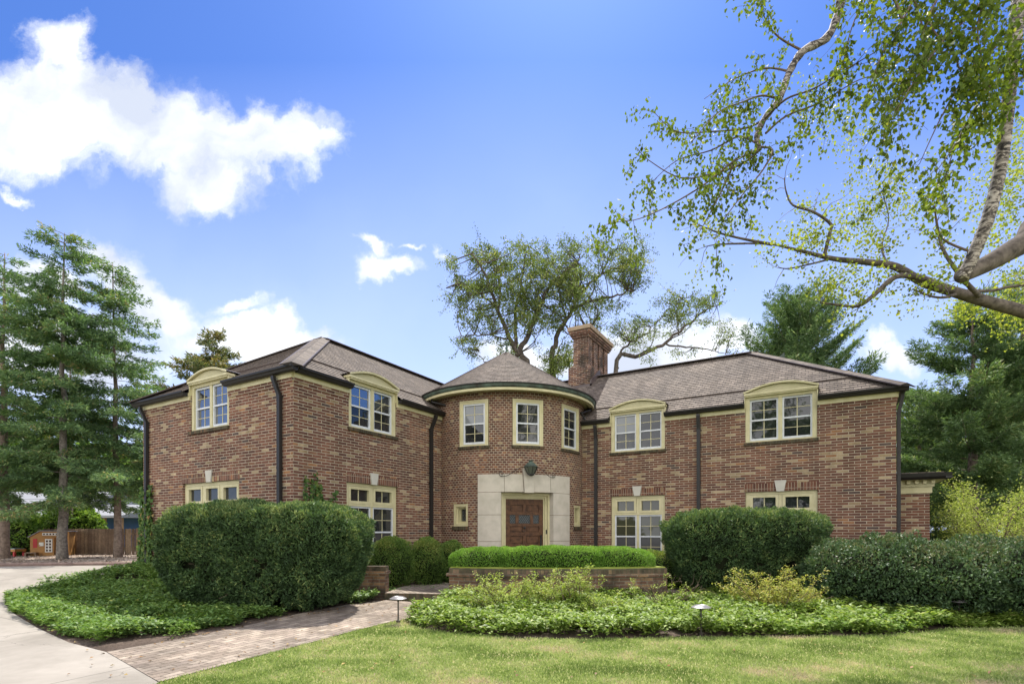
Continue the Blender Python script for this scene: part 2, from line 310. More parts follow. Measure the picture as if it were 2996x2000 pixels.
class MB:
    def __init__(s): s.v = []; s.f = []; s.uv = []; s.mi = []; s.mats = []
    def mat(s, m):
        if m not in s.mats: s.mats.append(m)
        return s.mats.index(m)
    def face(s, pts, uv, m):
        i = len(s.v); s.v += [tuple(p) for p in pts]; s.f.append(tuple(range(i, i+len(pts)))); s.uv += uv; s.mi.append(s.mat(m))
    def box(s, fr, a0, a1, d0, d1, z0, z1, m, seg=1, top=None):
        if top is None: top = (a0, a1)
        for k in range(seg):
            t0, t1 = k/seg, (k+1)/seg
            A0, A1 = a0+(a1-a0)*t0, a0+(a1-a0)*t1
            B0, B1 = top[0]+(top[1]-top[0])*t0, top[0]+(top[1]-top[0])*t1
            P = lambda a, b, d, z: fr.p(b if z == z1 else a, d, z)
            s.face([P(A0,B0,d1,z0),P(A1,B1,d1,z0),P(A1,B1,d1,z1),P(A0,B0,d1,z1)], [(A0,z0),(A1,z0),(B1,z1),(B0,z1)], m)
            s.face([P(A1,B1,d0,z0),P(A0,B0,d0,z0),P(A0,B0,d0,z1),P(A1,B1,d0,z1)], [(A1,z0),(A0,z0),(B0,z1),(B1,z1)], m)
            s.face([P(A0,B0,d1,z1),P(A1,B1,d1,z1),P(A1,B1,d0,z1),P(A0,B0,d0,z1)], [(A0,d1),(A1,d1),(A1,d0),(A0,d0)], m)
            s.face([P(A0,B0,d0,z0),P(A1,B1,d0,z0),P(A1,B1,d1,z0),P(A0,B0,d1,z0)], [(A0,d0),(A1,d0),(A1,d1),(A0,d1)], m)
            if k == 0: s.face([P(A0,B0,d0,z0),P(A0,B0,d1,z0),P(A0,B0,d1,z1),P(A0,B0,d0,z1)], [(d0,z0),(d1,z0),(d1,z1),(d0,z1)], m)
            if k == seg-1: s.face([P(A1,B1,d1,z0),P(A1,B1,d0,z0),P(A1,B1,d0,z1),P(A1,B1,d1,z1)], [(d1,z0),(d0,z0),(d0,z1),(d1,z1)], m)
    def frame(s, fr, a0, a1, z0, z1, w, d0, d1, m, wb=None, wt=None):
        wb = w if wb is None else wb; wt = w if wt is None else wt
        s.box(fr, a0, a0+w, d0, d1, z0, z1, m); s.box(fr, a1-w, a1, d0, d1, z0, z1, m)
        s.box(fr, a0+w, a1-w, d0, d1, z0, z0+wb, m); s.box(fr, a0+w, a1-w, d0, d1, z1-wt, z1, m)
    def prism(s, fr, prof, a0, a1, m, seg=1):      # profile (d,z) extruded along a
        n = len(prof)
        for k in range(seg):
            A0, A1 = a0+(a1-a0)*k/seg, a0+(a1-a0)*(k+1)/seg; L = 0
            for i in range(n):
                (d0,z0), (d1,z1) = prof[i], prof[(i+1) % n]; l = math.hypot(d1-d0, z1-z0)
                s.face([fr.p(A0,d0,z0),fr.p(A1,d0,z0),fr.p(A1,d1,z1),fr.p(A0,d1,z1)], [(A0,L),(A1,L),(A1,L+l),(A0,L+l)], m); L += l
        s.face([fr.p(a0,d,z) for d,z in prof], [(d,z) for d,z in prof], m)
        s.face([fr.p(a1,d,z) for d,z in prof[::-1]], [(d,z) for d,z in prof[::-1]], m)
    def poly(s, pts, d0, d1, fr, m):               # outline (a,z) given thickness d0..d1
        n = len(pts)
        s.face([fr.p(a,d1,z) for a,z in pts], [(a,z) for a,z in pts], m)
        s.face([fr.p(a,d0,z) for a,z in pts[::-1]], [(a,z) for a,z in pts[::-1]], m)
        for i in range(n):
            (a0,z0),(a1,z1) = pts[i], pts[(i+1)%n]; l = math.hypot(a1-a0,z1-z0)
            s.face([fr.p(a0,d1,z0),fr.p(a0,d0,z0),fr.p(a1,d0,z1),fr.p(a1,d1,z1)], [(0,d1),(0,d0),(l,d0),(l,d1)], m)
    def tube(s, pts, rad, m, sides=6, cap=True):
        pts = [Vector(p) for p in pts]; n = len(pts)
        if not hasattr(rad, '__len__'): rad = [rad]*n
        rings = []; up = None; L = 0
        for i in range(n):
            t = (pts[min(i+1,n-1)]-pts[max(i-1,0)])
            if t.length < 1e-9: t = Vector((0,0,1))
            t.normalize()
            if up is None: up = t.orthogonal().normalized()
            up = (up - t*up.dot(t)); up = up.normalized() if up.length > 1e-6 else t.orthogonal().normalized()
            b = t.cross(up); i0 = len(s.v)
            for k in range(sides):
                a = 2*math.pi*k/sides; s.v.append(tuple(pts[i]+(up*math.cos(a)+b*math.sin(a))*rad[i]))
            rings.append(i0)
        mi = s.mat(m)
        for i in range(n-1):
            for k in range(sides):
                k2 = (k+1)%sides
                s.f.append((rings[i]+k, rings[i]+k2, rings[i+1]+k2, rings[i+1]+k)); s.uv += [(k/sides,i),(k2/sides,i),(k2/sides,i+1),(k/sides,i+1)]; s.mi.append(mi)
        if cap and rad[0] > 1e-4:
            s.f.append(tuple(rings[0]+k for k in range(sides))[::-1]); s.uv += [(0,0)]*sides; s.mi.append(mi)
            s.f.append(tuple(rings[-1]+k for k in range(sides))); s.uv += [(0,0)]*sides; s.mi.append(mi)
    def lathe(s, c, prof, m, sides=16):
        c = Vector(c)
        s_r = []
        for r, z in prof:
            i0 = len(s.v); s_r.append(i0)
            for k in range(sides):
                a = 2*math.pi*k/sides; s.v.append((c.x+r*math.cos(a), c.y+r*math.sin(a), c.z+z))
        mi = s.mat(m)
        for i in range(len(prof)-1):
            for k in range(sides):
                k2 = (k+1)%sides; a, b = s_r[i], s_r[i+1]
                s.f.append((a+k,a+k2,b+k2,b+k)); s.uv += [(k/sides,0),(k2/sides,0),(k2/sides,1),(k/sides,1)]; s.mi.append(mi)
    def build(s, name, parent=None, smooth=False):
        me = bpy.data.meshes.new(name); me.from_pydata(s.v, [], s.f)
        for m in s.mats: me.materials.append(m)
        me.polygons.foreach_set('material_index', s.mi)
        if smooth: me.polygons.foreach_set('use_smooth', [True]*len(s.f))
        u = me.uv_layers.new(name='UVMap'); u.data.foreach_set('uv', np.array(s.uv, dtype=np.float32).ravel())
        me.update(); return link(name, me, parent)
def wall(mb, fr, a0, a1, z0, z1, holes, t, m, amax=None):
    A = sorted({a0, a1, *[h[0] for h in holes], *[h[1] for h in holes]}); Zs = sorted({z0, z1, *[h[2] for h in holes], *[h[3] for h in holes]})
    if amax:
        B = []
        for p, q in zip(A, A[1:]):
            k = max(1, math.ceil((q-p)/amax)); B += [p+(q-p)*i/k for i in range(k)]
        A = B + [A[-1]]
    inh = lambda a, z: any(h[0] < a < h[1] and h[2] < z < h[3] for h in holes)
    for p, q in zip(A, A[1:]):
        for r, w in zip(Zs, Zs[1:]):
            if inh((p+q)/2, (r+w)/2): continue
            mb.face([fr.p(p,0,r),fr.p(q,0,r),fr.p(q,0,w),fr.p(p,0,w)], [(p,r),(q,r),(q,w),(p,w)], m)
    for h in holes:
        for a, sg in ((h[0],1),(h[1],-1)):
            mb.face([fr.p(a,0,h[2]),fr.p(a,-t,h[2]),fr.p(a,-t,h[3]),fr.p(a,0,h[3])], [(0,h[2]),(t,h[2]),(t,h[3]),(0,h[3])], m)
        P = [a for a in A if h[0] <= a <= h[1]]
        for p, q in zip(P, P[1:]):
            for z in (h[2], h[3]):
                if z0 < z < z1: mb.face([fr.p(p,0,z),fr.p(q,0,z),fr.p(q,-t,z),fr.p(p,-t,z)], [(p,0),(q,0),(q,t),(p,t)], m)

# ------------------------------------------------------------ the brick house
CXW, CYW = -9.506, 7.197               # inner corner of the left wing's front
XL = -15.65; YR = 14.97; XR = 1.529; YB = 21.77
TC = (-8.678, 14.50); TR = 2.45; TD = R(-45)
house = empty('brick_house', (-8, 14, 0), label='large two storey brown and tan brick house with round entrance tower and hip roofs', cat='house')
F_left = Fr((0, CYW), (1,0), (0,-1)); F_in = Fr((CXW, 0), (0,1), (1,0))
F_right = Fr((0, YR), (1,0), (0,-1)); F_end = Fr((XR, 0), (0,1), (1,0)); F_far = Fr((XL, 0), (0,-1), (-1,0))
F_tow = FrC(TC, TR, TD)
# (frame, a0, a1, z0, z1)
UP = [(F_left,-13.37,-11.78,3.50), (F_in,8.70,10.30,3.50), (F_right,-5.35,-3.76,3.375), (F_right,-1.68,-.05,3.36)]
LOW = [(F_left,-13.73,-11.39,.35,2.24,3,1.72), (F_in,8.64,10.36,.35,2.215,2,1.71), (F_right,-5.35,-3.76,.22,2.09,2,1.583), (F_right,-1.68,-.04,.22,2.085,2,1.575)]
ZE_L, ZE_R = 4.275, 4.155                 # bottom of the frieze, left wing / right wing
def holes(fr, ze): return [(a0,a1,z0,ze) for f,a0,a1,z0 in UP if f is fr] + [(a0,a1,z0,z1) for f,a0,a1,z0,z1,_,_ in LOW if f is fr]
def wallpart(fr, a0, a1, ze, name='wall'):
    mb = MB(); hs = holes(fr, ze+.12); wall(mb, fr, a0, a1, -.7, ze+.12, hs, .22, BRICK)
    segs = cuts(a0, a1, [(h[0], h[1]) for h in hs if h[3] > ze])
    for p, q in segs: mb.box(fr, p, q, .001, .018, ze-.13, ze-.062, BRICK); mb.box(fr, p, q, .001, .03, ze-.062, ze+.001, BRICK)
    return mb.build(name, house)
def cuts(a0, a1, hs):
    out = []; p = a0
    for h0, h1 in sorted(hs):
        if h0 > p: out.append((p, h0))
        p = max(p, h1)
    if p < a1: out.append((p, a1))
    return out
wallpart(F_left, XL, CXW, ZE_L); wallpart(F_in, CYW, 12.6, ZE_L); wallpart(F_right, -6.6, XR, ZE_R)
wallpart(F_end, YR, YB, ZE_R); wallpart(F_far, -YB, -CYW, ZE_L)
mb = MB(); mb.box(WF, XL, XR, -YB, -YB+.02, -.7, 4.3, BRICK); mb.build('wall', house)
# tower wall
DH = 17.4; thole = lambda dg, hw, z0, z1: (TR*(R(dg)-math.asin(hw/TR)), TR*(R(dg)+math.asin(hw/TR)), z0, z1)
TW = [thole(-36,.44,3.42,4.70), thole(0,.44,3.42,4.70), thole(36,.44,3.42,4.70)]
TS = [thole(-46,.25,1.20,1.83), thole(46,.25,1.20,1.83)]
DOORH = (-TR*R(DH+2.5), TR*R(DH+2.5), -.05, 2.2)
mb = MB(); wall(mb, F_tow, -TR*R(112), TR*R(112), -.7, 4.93, TW+TS+[DOORH], .3, BRICKT, .12)
mb.box(F_tow, -TR*R(105), TR*R(105), .001, .02, 4.80, 4.868, BRICKT, 60); mb.box(F_tow, -TR*R(105), TR*R(105), .001, .035, 4.868, 4.932, BRICKT, 60)
mb.build('tower_wall', house)
# windows ---------------------------------------------------
def sash(win, fr, a0, a1, z0, z1, d, glass, glass2=None, mx=2, rows=2):
    zm = (z0+z1)/2; w = .042
    b = MB(); b.frame(fr, a0, a1, z0, z1, w, d-.03, d+.012, GREYW, wb=.055); b.box(fr, a0+w, a1-w, d-.028, d+.006, zm-.02, zm+.02, GREYW); b.build('sash', win)
    for k, (p, q, g) in enumerate(((zm+.02, z1-w, glass), (z0+.055, zm-.02, glass2 or glass))):
        b = MB(); b.face([fr.p(a0+w,d-.022-.01*k,p),fr.p(a1-w,d-.022-.01*k,p),fr.p(a1-w,d-.022-.01*k,q),fr.p(a0+w,d-.022-.01*k,q)], [(0,0),(1,0),(1,1),(0,1)], g); b.build('pane', win)
        b = MB(); dd = d-.018-.01*k
        for i in range(1, mx): a = a0+w+(a1-a0-2*w)*i/mx; b.box(fr, a-.009, a+.009, dd-.003, dd+.004, p, q, CREAM)
        for i in range(1, rows): z = p+(q-p)*i/rows; b.box(fr, a0+w, a1-w, dd-.002, dd+.005, z-.007, z+.007, CREAM)
        b.build('muntin', win)
def rowlock(fr, a0, a1, z, seg=1, out=.05):
    b = MB(); b.box(fr, a0-.03, a1+.03, -.09, out, z-.075, z-.001, SILLB, seg); b.build('brick_sill', house)
def pediment(fr, a0, a1, z, ztop, slope_s):
    b = MB(); n = 16; A0, A1 = a0-.005, a1+.005; ztop -= .06
    arc = lambda lift, ins=0: [(A1-ins-(A1-A0-2*ins)*i/n, z+.03+lift+(ztop-z-.03)*(1-((2*i/n)-1)**2)) for i in range(n+1)]
    b.box(fr, A0-.02, A1+.02, -.14, .075, z-.02, z+.035, CREAM); b.box(fr, A0, A1, -.14, .05, z-.055, z-.021, CREAM)
    b.poly([(A0, z+.036), (A1, z+.036)] + arc(-.01), -.9, .02, fr, CREAM2)
    o = b.build('pediment', house)
    r = MB(); P, Q = arc(0), arc(.045)
    for i in range(n):
        (x0,y0),(x1,y1),(X1,Y1),(X0,Y0) = P[i],P[i+1],Q[i+1],Q[i]
        if i == 0: x0, y0, X0, Y0 = A1+.03, z+.036, A1+.03, z+.075
        if i == n-1: x1, y1, X1, Y1 = A0-.03, z+.036, A0-.03, z+.075
        for dd0, dd1, m in ((-.02, .085, CREAM), (-1.0, -.02, FLASH)):
            r.face([fr.p(x0,dd1,y0),fr.p(X0,dd1,Y0),fr.p(X1,dd1,Y1),fr.p(x1,dd1,y1)], [(0,0)]*4, m)
            r.face([fr.p(X0,dd1,Y0),fr.p(X0,dd0,Y0),fr.p(X1,dd0,Y1),fr.p(X1,dd1,Y1)], [(0,0)]*4, m)
            r.face([fr.p(x0,dd1,y0),fr.p(x0,dd0,y0),fr.p(x1,dd0,y1),fr.p(x1,dd1,y1)], [(0,0)]*4, m)
    r.build('arch_moulding', o)
UG = [(GLASSR, GLASSR), (GLASSR, GLASSR), (GLASSW, GLASS), (GLASS, GLASS)]
for k, (fr, a0, a1, z0) in enumerate(UP):
    zp = 4.68 if fr in (F_left, F_in) else 4.60
    D0 = -.10; b = MB()
    b.frame(fr, a0+.004, a1-.004, z0, zp-.055, .10, D0-.08, D0+.075, CREAM, wb=.045, wt=.07)
    am = (a0+a1)/2; b.box(fr, am-.045, am+.045, D0-.08, D0+.06, z0+.045, zp-.125, CREAM)
    b.box(fr, a0-.02, a0+.003, -.6, .03, (ZE_L if k < 2 else ZE_R)+.12, zp-.056, CREAM); b.box(fr, a1-.003, a1+.02, -.6, .03, (ZE_L if k < 2 else ZE_R)+.12, zp-.056, CREAM)
    win = b.build('window', house)
    for p, q, g in ((a0+.104, am-.045, UG[k][0]), (am+.045, a1-.104, UG[k][1])): sash(win, fr, p, q, z0+.05, zp-.13, D0+.02, GLASS if k == 3 else g, GLASSR if k == 0 else GLASS)
    rowlock(fr, a0, a1, z0); pediment(fr, a0, a1, zp, zp+.27, 0)
for k, (fr, a0, a1, z0, z1, nl, zt) in enumerate(LOW):
    D0 = -.10; b = MB(); b.frame(fr, a0+.004, a1-.004, z0, z1-.003, .10, D0-.08, D0+.04, CREAM, wb=.06, wt=.075)
    b.box(fr, a0+.1, a1-.1, D0-.07, D0+.05, zt-.05, zt, CREAM)
    n = nl; w = (a1-a0-.2)/n
    for i in range(1, n): b.box(fr, a0+.1+w*i-.035, a0+.1+w*i+.035, D0-.075, D0+.035, z0+.06, z1-.08, CREAM)
    win = b.build('window', house)
    for i in range(n):
        p = a0+.1+w*i+(.035 if i else 0); q = a0+.1+w*(i+1)-(.035 if i < n-1 else 0)
        t = MB(); t.frame(fr, p+.006, q-.006, zt+.006, z1-.084, .07, D0-.05, D0+.045, CREAM); t.build('transom_sash', win)
        t = MB(); t.face([fr.p(p+.07,D0-.02,zt+.07),fr.p(q-.07,D0-.02,zt+.07),fr.p(q-.07,D0-.02,z1-.15),fr.p(p+.07,D0-.02,z1-.15)], [(0,0),(1,0),(1,1),(0,1)], GLASS if k != 2 else GLASSB); t.build('pane', win)
        if n == 2: t = MB(); t.box(fr, (p+q)/2-.011, (p+q)/2+.011, D0-.018, D0-.008, zt+.075, z1-.155, CREAM); t.build('muntin', win)
        sash(win, fr, p, q, z0+.06, zt-.05, D0+.01, GLASSB if k == 2 else GLASS, GLASSG)
    rowlock(fr, a0, a1, z0)
    am = (a0+a1)/2; s = MB()
    for p, q in ((a0-.03, am-.115), (am+.115, a1+.03)): s.box(fr, p, q, -.02, .006, z1, z1+.205, SOLD)
    s.build('soldier_course', house)
    s = MB(); s.box(fr, am-.085, am+.085, -.02, .035, z1-.012, z1+.27, KEYST, top=(am-.135, am+.135)); s.build('keystone', house)
for h, dg in ((TW[0],-36),(TW[1],0),(TW[2],36)):
    t = TD+R(dg); fr = Fr((TC[0]+math.cos(t)*2.43, TC[1]+math.sin(t)*2.43), (-math.sin(t), math.cos(t)), (math.cos(t), math.sin(t)))
    b = MB(); b.frame(fr, -.436, .436, h[2], h[3]-.003, .10, -.12, 0, CREAM, wb=.05, wt=.10)
    b.frame(fr, -.436, .436, h[2]+.001, h[3]-.004, .03, -.10, .018, CREAM)
    win = b.build('window', house)
    sash(win, fr, -.33, .33, h[2]+.06, h[3]-.105, -.03, GLASSW if dg == -36 else GLASS, GLASS)
    s = MB(); s.box(F_tow, h[0]-.03, h[1]+.03, -.02, .05, h[2]-.075, h[2]-.001, SILLB, 8); s.build('brick_sill', house)
def diamonds(b, fr, a0, a1, z0, z1, d, sx, sz, m, w=.004):
    for sg in (1, -1):
        k = -40
        while k < 40:
            # line: z = sg*(sz/sx)*(a - a0) + z0 + k*sz
            P = []
            for i in range(25):
                a = a0+(a1-a0)*i/24; z = z0+sg*(sz/sx)*(a-a0)+k*sz
                if z0 <= z <= z1: P.append((a, z))
            if len(P) > 1:
                (p, q), (r, t) = P[0], P[-1]
                b.face([fr.p(p,d,q-w*1.3),fr.p(r,d,t-w*1.3),fr.p(r,d,t+w*1.3),fr.p(p,d,q+w*1.3)], [(0,0)]*4, m)
            k += 1
for h, dg in zip(TS, (-46, 46)):
    t = TD+R(dg); fr = Fr((TC[0]+math.cos(t)*2.43, TC[1]+math.sin(t)*2.43), (-math.sin(t), math.cos(t)), (math.cos(t), math.sin(t)))
    b = MB(); b.frame(fr, -.246, .246, h[2], h[3]-.003, .07, -.2, 0, CREAM); b.frame(fr, -.176, .176, h[2]+.07, h[3]-.073, .035, -.2, -.05, CREAM); b.frame(fr, -.141, .141, h[2]+.105, h[3]-.108, .035, -.22, -.13, CREAM)
    win = b.build('window', house)
    b = MB(); b.face([fr.p(a,-.2,z) for a,z in ((-.106,h[2]+.14),(.106,h[2]+.14),(.106,h[3]-.14),(-.106,h[3]-.14))], [(0,0),(1,0),(1,1),(0,1)], GLASS); b.build('pane', win)
    b = MB(); diamonds(b, fr, -.106, .106, h[2]+.14, h[3]-.14, -.195, .075, .11, LEAD); b.build('lead_came', win)
    s = MB(); s.box(F_tow, h[0]-.03, h[1]+.03, -.02, .04, h[2]-.105, h[2]-.001, SILLB, 5); s.build('brick_sill', house)
# stone door surround
SW = TR*R(32.7); DW = TR*R(DH); s = MB(); jd = .014
def stone(a0, a1, z0, z1, seg, top=None, d1=.06, m=STONE): s.box(F_tow, a0+jd/2, a1-jd/2, -.31, d1, z0+jd/2, z1-jd/2, m, seg, top=None if top is None else (top[0]+jd/2, top[1]-jd/2))
for sg in (-1, 1):
    a, b_ = (-SW, -DW) if sg < 0 else (DW, SW)
    for z0, z1 in ((-.7, .78), (.78, 1.51), (1.51, 2.13)): stone(a, b_, z0, z1, 5)
lz = 2.13
stone(-SW, -.66, lz, 2.63, 6); stone(.66, SW, lz, 2.63, 6)
stone(-.66, -.125, lz, 2.63, 4, (-.66, -.17)); stone(.125, .66, lz, 2.63, 4, (.17, .66))
s.box(F_tow, -SW+.01, -DW-.01, -.3, .052, -.6, 2.60, STONEJ, 5); s.box(F_tow, DW+.01, SW-.01, -.3, .052, -.6, 2.60, STONEJ, 5); s.box(F_tow, -.7, .7, -.3, .052, 2.14, 2.60, STONEJ, 8)
s.build('stone_surround', house)
s = MB(); s.box(F_tow, -.122, .122, -.3, .12, lz-.015, 2.77, STONE, 2, top=(-.165, .165)); s.build('keystone', house)
# door
t = TD; FD = Fr((TC[0]+math.cos(t)*2.06, TC[1]+math.sin(t)*2.06), (-math.sin(t), math.cos(t)), (math.cos(t), math.sin(t)))
b = MB(); b.frame(FD, -.72, .72, -.1, 2.135, .07, -.1, .16, CREAM); b.frame(FD, -.65, .65, -.1, 2.065, .06, -.1, .09, CREAM); b.frame(FD, -.59, .59, -.1, 2.005, .04, -.1, .04, CREAM)
b.build('door_casing', house)
b = MB(); b.box(FD, -.55, .55, -.06, 0, 0, 1.965, WOODD)
# raised rails and stiles
RA = [(.0,.22),(.62,.70),(.93,1.03),(1.20,1.28),(1.52,1.60),(1.80,1.965)]
for z0, z1 in RA: b.box(FD, -.55, .55, .001, .028, z0, z1, WOODD)
b.box(FD, -.55, -.43, .001, .029, .0, 1.965, WOODD); b.box(FD, .43, .55, .001, .029, .0, 1.965, WOODD)
for z0, z1, L in ((.22,.62,(0,)),(.70,.93,(0,)),(1.03,1.20,(0,)),(1.28,1.52,(-.215,.215)),(1.60,1.80,(0,))):
    for a in L: b.box(FD, a-.045, a+.045, .001, .027, z0, z1, WOODD)
for z0, z1, P in ((.22,.62,((-.43,-.045),(.045,.43))),(.70,.93,((-.43,-.045),(.045,.43))),(1.03,1.20,((-.43,-.045),(.045,.43))),(1.60,1.80,((-.43,-.045),(.045,.43)))):
    for p, q in P: b.box(FD, p+.035, q-.035, .002, .018, z0+.03, z1-.03, WOODD)
door = b.build('door', house); tag(door, 'dark brown panelled wooden front door')
b = MB()
for p, q in ((-.43,-.26),(-.17,.17),(.26,.43)): b.face([FD.p(a,.004,z) for a,z in ((p,1.28),(q,1.28),(q,1.52),(p,1.52))], [(0,0),(1,0),(1,1),(0,1)], GLASSD)
b.build('leaded_pane', door)
b = MB()
for p, q in ((-.43,-.26),(-.17,.17),(.26,.43)): diamonds(b, FD, p, q, 1.28, 1.52, .007, .06, .085, LEAD, .003)
b.build('lead_came', door)
b = MB(); b.lathe(FD.p(0,.04,1.155), [(.0,.05),(.03,.03),(.035,0),(.02,-.03),(0,-.04)], IRON, 10); b.tube([FD.p(-.035+.07*math.sin(i/6*math.pi)*0+.045*math.cos(math.pi+i*math.pi/6),.06,1.10-.055*math.sin(i*math.pi/6)) for i in range(7)], .008, IRON); b.build('knocker', door)
b = MB(); b.box(FD, .462, .50, .03, .038, .62, .95, IRON); b.tube([FD.p(.48,.04,.92),FD.p(.48,.09,.90),FD.p(.48,.09,.72),FD.p(.48,.04,.68)], .012, IRON); b.lathe(FD.p(.48,.06,.93), [(0,.03),(.03,.01),(.03,-.01),(0,-.03)], IRON, 10); b.build('handle', door)
b = MB(); b.box(FD, .61, .64, .091, .11, .98, 1.10, IRON); b.build('doorbell', house)
b = MB(); b.box(F_tow, -SW-.1, SW+.1, -.3, .55, -.7, -.02, STONE, 10); b.build('doorstep', house)
# lantern over the door
FL = Fr((TC[0]+math.cos(t)*2.72, TC[1]+math.sin(t)*2.72), (-math.sin(t), math.cos(t)), (math.cos(t), math.sin(t)))
b = MB(); lc = FL.p(0,0,0)
b.lathe(lc, [(.0,2.985),(.075,2.98),(.075,2.965),(.05,2.955),(.05,2.93),(.08,2.925)], COPPER, 8); b.lathe(lc, [(.08,2.925),(.195,2.815),(.2,2.80),(.185,2.795)], COPPER, 8)
b.lathe(lc, [(.10,2.615),(.10,2.595),(.06,2.57),(.03,2.555),(0,2.55)], IRON, 8)
for k in range(8):
    a = 2*math.pi*k/8; q = Vector((math.cos(a), math.sin(a), 0)); b.tube([lc+q*.19+Vector((0,0,2.80)), lc+q*.10+Vector((0,0,2.61))], .008, IRON, 5)
lan = b.build('lantern', house)
b = MB(); b.lathe(lc, [(.18,2.79),(.092,2.615)], glassmat('lantern_glass', (.09,.10,.075,1), .2), 8); b.build('lantern_glass', lan)
for sg in (-1, 1):
    b = MB(); pts = []
    for i in range(13):
        u_ = i/12; a = sg*(.17+.56*u_); pts.append(F_tow.p(a, .24-.16*u_, 2.80-.24*sstep(u_*1.15)))
    b.tube(pts, .008, IRON, 6)
    e = pts[-1]; sp_ = []
    for i in range(20):
        ang = -math.pi/2 + i*.42; rr = .075*(1-i/24)
        sp_.append(F_tow.p(sg*(.73+rr*math.cos(ang)), .08, 2.56+.075+rr*math.sin(ang)))
    b.tube(sp_, .0075, IRON, 6)
    b.tube([F_tow.p(sg*.73,.08,2.56), F_tow.p(sg*.73,.0,2.62)], .01, IRON, 6)
    b.build('lantern_bracket', lan)

# friezes, gutters, downspouts
GPROF = lambda z: [(.05,z-.105),(.12,z-.115),(.165,z-.10),(.185,z-.06),(.215,z-.04),(.22,z),(.205,z),(.2,z-.03),(.05,z-.03),(.04,z)]
def eaves(fr, a0, a1, ze, zg, hs, g0=0, g1=0):
    segs = cuts(a0, a1, hs)
    for p, q in segs: b = MB(); b.box(fr, p, q, 0.001, .045, ze, zg-.02, CREAM); b.box(fr, p, q, .0455, .06, ze+.1, zg-.03, CREAM); b.build('frieze', house)
    for i, (p, q) in enumerate(segs):
        b = MB(); b.prism(fr, GPROF(zg), p-(g0 if i == 0 else -.01), q+(g1 if i == len(segs)-1 else -.01), BRONZE); b.build('gutter', house)
hl = lambda fr: [(a0, a1) for f, a0, a1, z in UP if f is fr]
eaves(F_left, XL, CXW, ZE_L, 4.48, hl(F_left), .22, .22); eaves(F_in, CYW, 12.45, ZE_L, 4.48, hl(F_in), .0, 0)
eaves(F_right, -6.35, XR, ZE_R, 4.37, hl(F_right), 0, .22); eaves(F_end, YR, YB, ZE_R, 4.37, [], 0, .2); eaves(F_far, -YB, -CYW, ZE_L, 4.48, [], .2, 0)
def spout(fr, a, zg, zb, a2=None):
    a2 = a if a2 is None else a2
    b = MB(); w = .045
    P = [(.13,zg-.14,a),(.13,zg-.2,a),(.06,zg-.55,a2),(.06,zb,a2)]
    for (d0,z0,p),(d1,z1,q) in zip(P, P[1:]):
        pts = []
        for (d,z,c) in ((d0,z0,p),(d1,z1,q)):
            pts.append([fr.p(c-w,d-.035,z),fr.p(c+w,d-.035,z),fr.p(c+w,d+.035,z),fr.p(c-w,d+.035,z)])
        for i in range(4):
            j = (i+1)%4; b.face([pts[0][i],pts[0][j],pts[1][j],pts[1][i]], [(0,0)]*4, BRONZE)
    for z in (zg-.56, 2.4, .9): b.box(fr, a2-w-.006, a2+w+.006, .0, .099, z-.02, z+.02, BRONZE)
    b.build('downspout', house)
spout(F_left, -15.52, 4.48, .02, -15.37); spout(F_left, -9.98, 4.48, -.2, -9.88); spout(F_in, 11.78, 4.48, -.2, 11.66)
spout(F_right, -5.80, 4.37, -.3); spout(F_right, -2.84, 4.37, -.3); spout(F_end, 15.1, 4.37, -.3)
# tower eaves and cone
b = MB(); b.box(F_tow, -TR*R(118), TR*R(118), .001, .10, 4.90, 4.985, CREAM, 60); b.box(F_tow, -TR*R(118), TR*R(118), .10, .30, 4.945, 4.985, CREAM, 60); b.box(F_tow, -TR*R(119), TR*R(119), .20, .325, 4.862, 4.935, CREAM, 60); b.build('frieze', house)
b = MB(); b.prism(F_tow, [(.2,4.93),(.33,4.93),(.36,4.96),(.375,5.03),(.36,5.03),(.3,4.99)], -TR*R(120), TR*R(120), COPPER, 60)
b.prism(F_tow, [(.34,5.031),(.395,5.031),(.40,5.06),(.34,5.06)], -TR*R(120), TR*R(120), BRONZE, 60); b.build('gutter', house)
b = MB(); n = 72; RB = TR+.37
for k in range(n):
    a0, a1 = 2*math.pi*k/n, 2*math.pi*(k+1)/n
    P = lambda a, r, z: Vector((TC[0]+r*math.cos(a), TC[1]+r*math.sin(a), z))
    for (r0,z0),(r1,z1) in (((RB,5.05),(1.9,5.62)),((1.9,5.62),(.95,6.22)),((.95,6.22),(.03,6.80))):
        s0 = math.hypot(RB-r0, z0-5.05); s1 = math.hypot(RB-r1, z1-5.05); rm = 1.6 if r0 > 2 else (.9 if r0 > 1 else .55)
        rm = (r0+r1)/2
        nr = max(1, round((s1-s0)/.14))
        for j in range(nr):
            ra, rb, za, zb = lerp(r0,r1,j/nr), lerp(r0,r1,(j+1)/nr), lerp(z0,z1,j/nr), lerp(z0,z1,(j+1)/nr); sa, sb = lerp(s0,s1,j/nr), lerp(s0,s1,(j+1)/nr)
            b.face([P(a0,ra,za+.016),P(a1,ra,za+.016),P(a1,rb,zb),P(a0,rb,zb)], [(a0*rm,sa),(a1*rm,sa),(a1*rm,sb),(a0*rm,sb)], SHING)
            b.face([P(a0,ra,za),P(a1,ra,za),P(a1,ra,za+.016),P(a0,ra,za+.016)], [(0,0)]*4, EDGE)
b.build('tower_roof', house)
b = MB(); b.lathe((TC[0],TC[1],0), [(.13,6.735),(.06,6.80),(.03,6.83),(.028,6.90),(.05,6.93),(.028,6.96),(.02,7.0),(.055,7.04),(.065,7.075),(.05,7.11),(0,7.13)], COPPER, 14); b.build('finial', house, True)
b = MB()
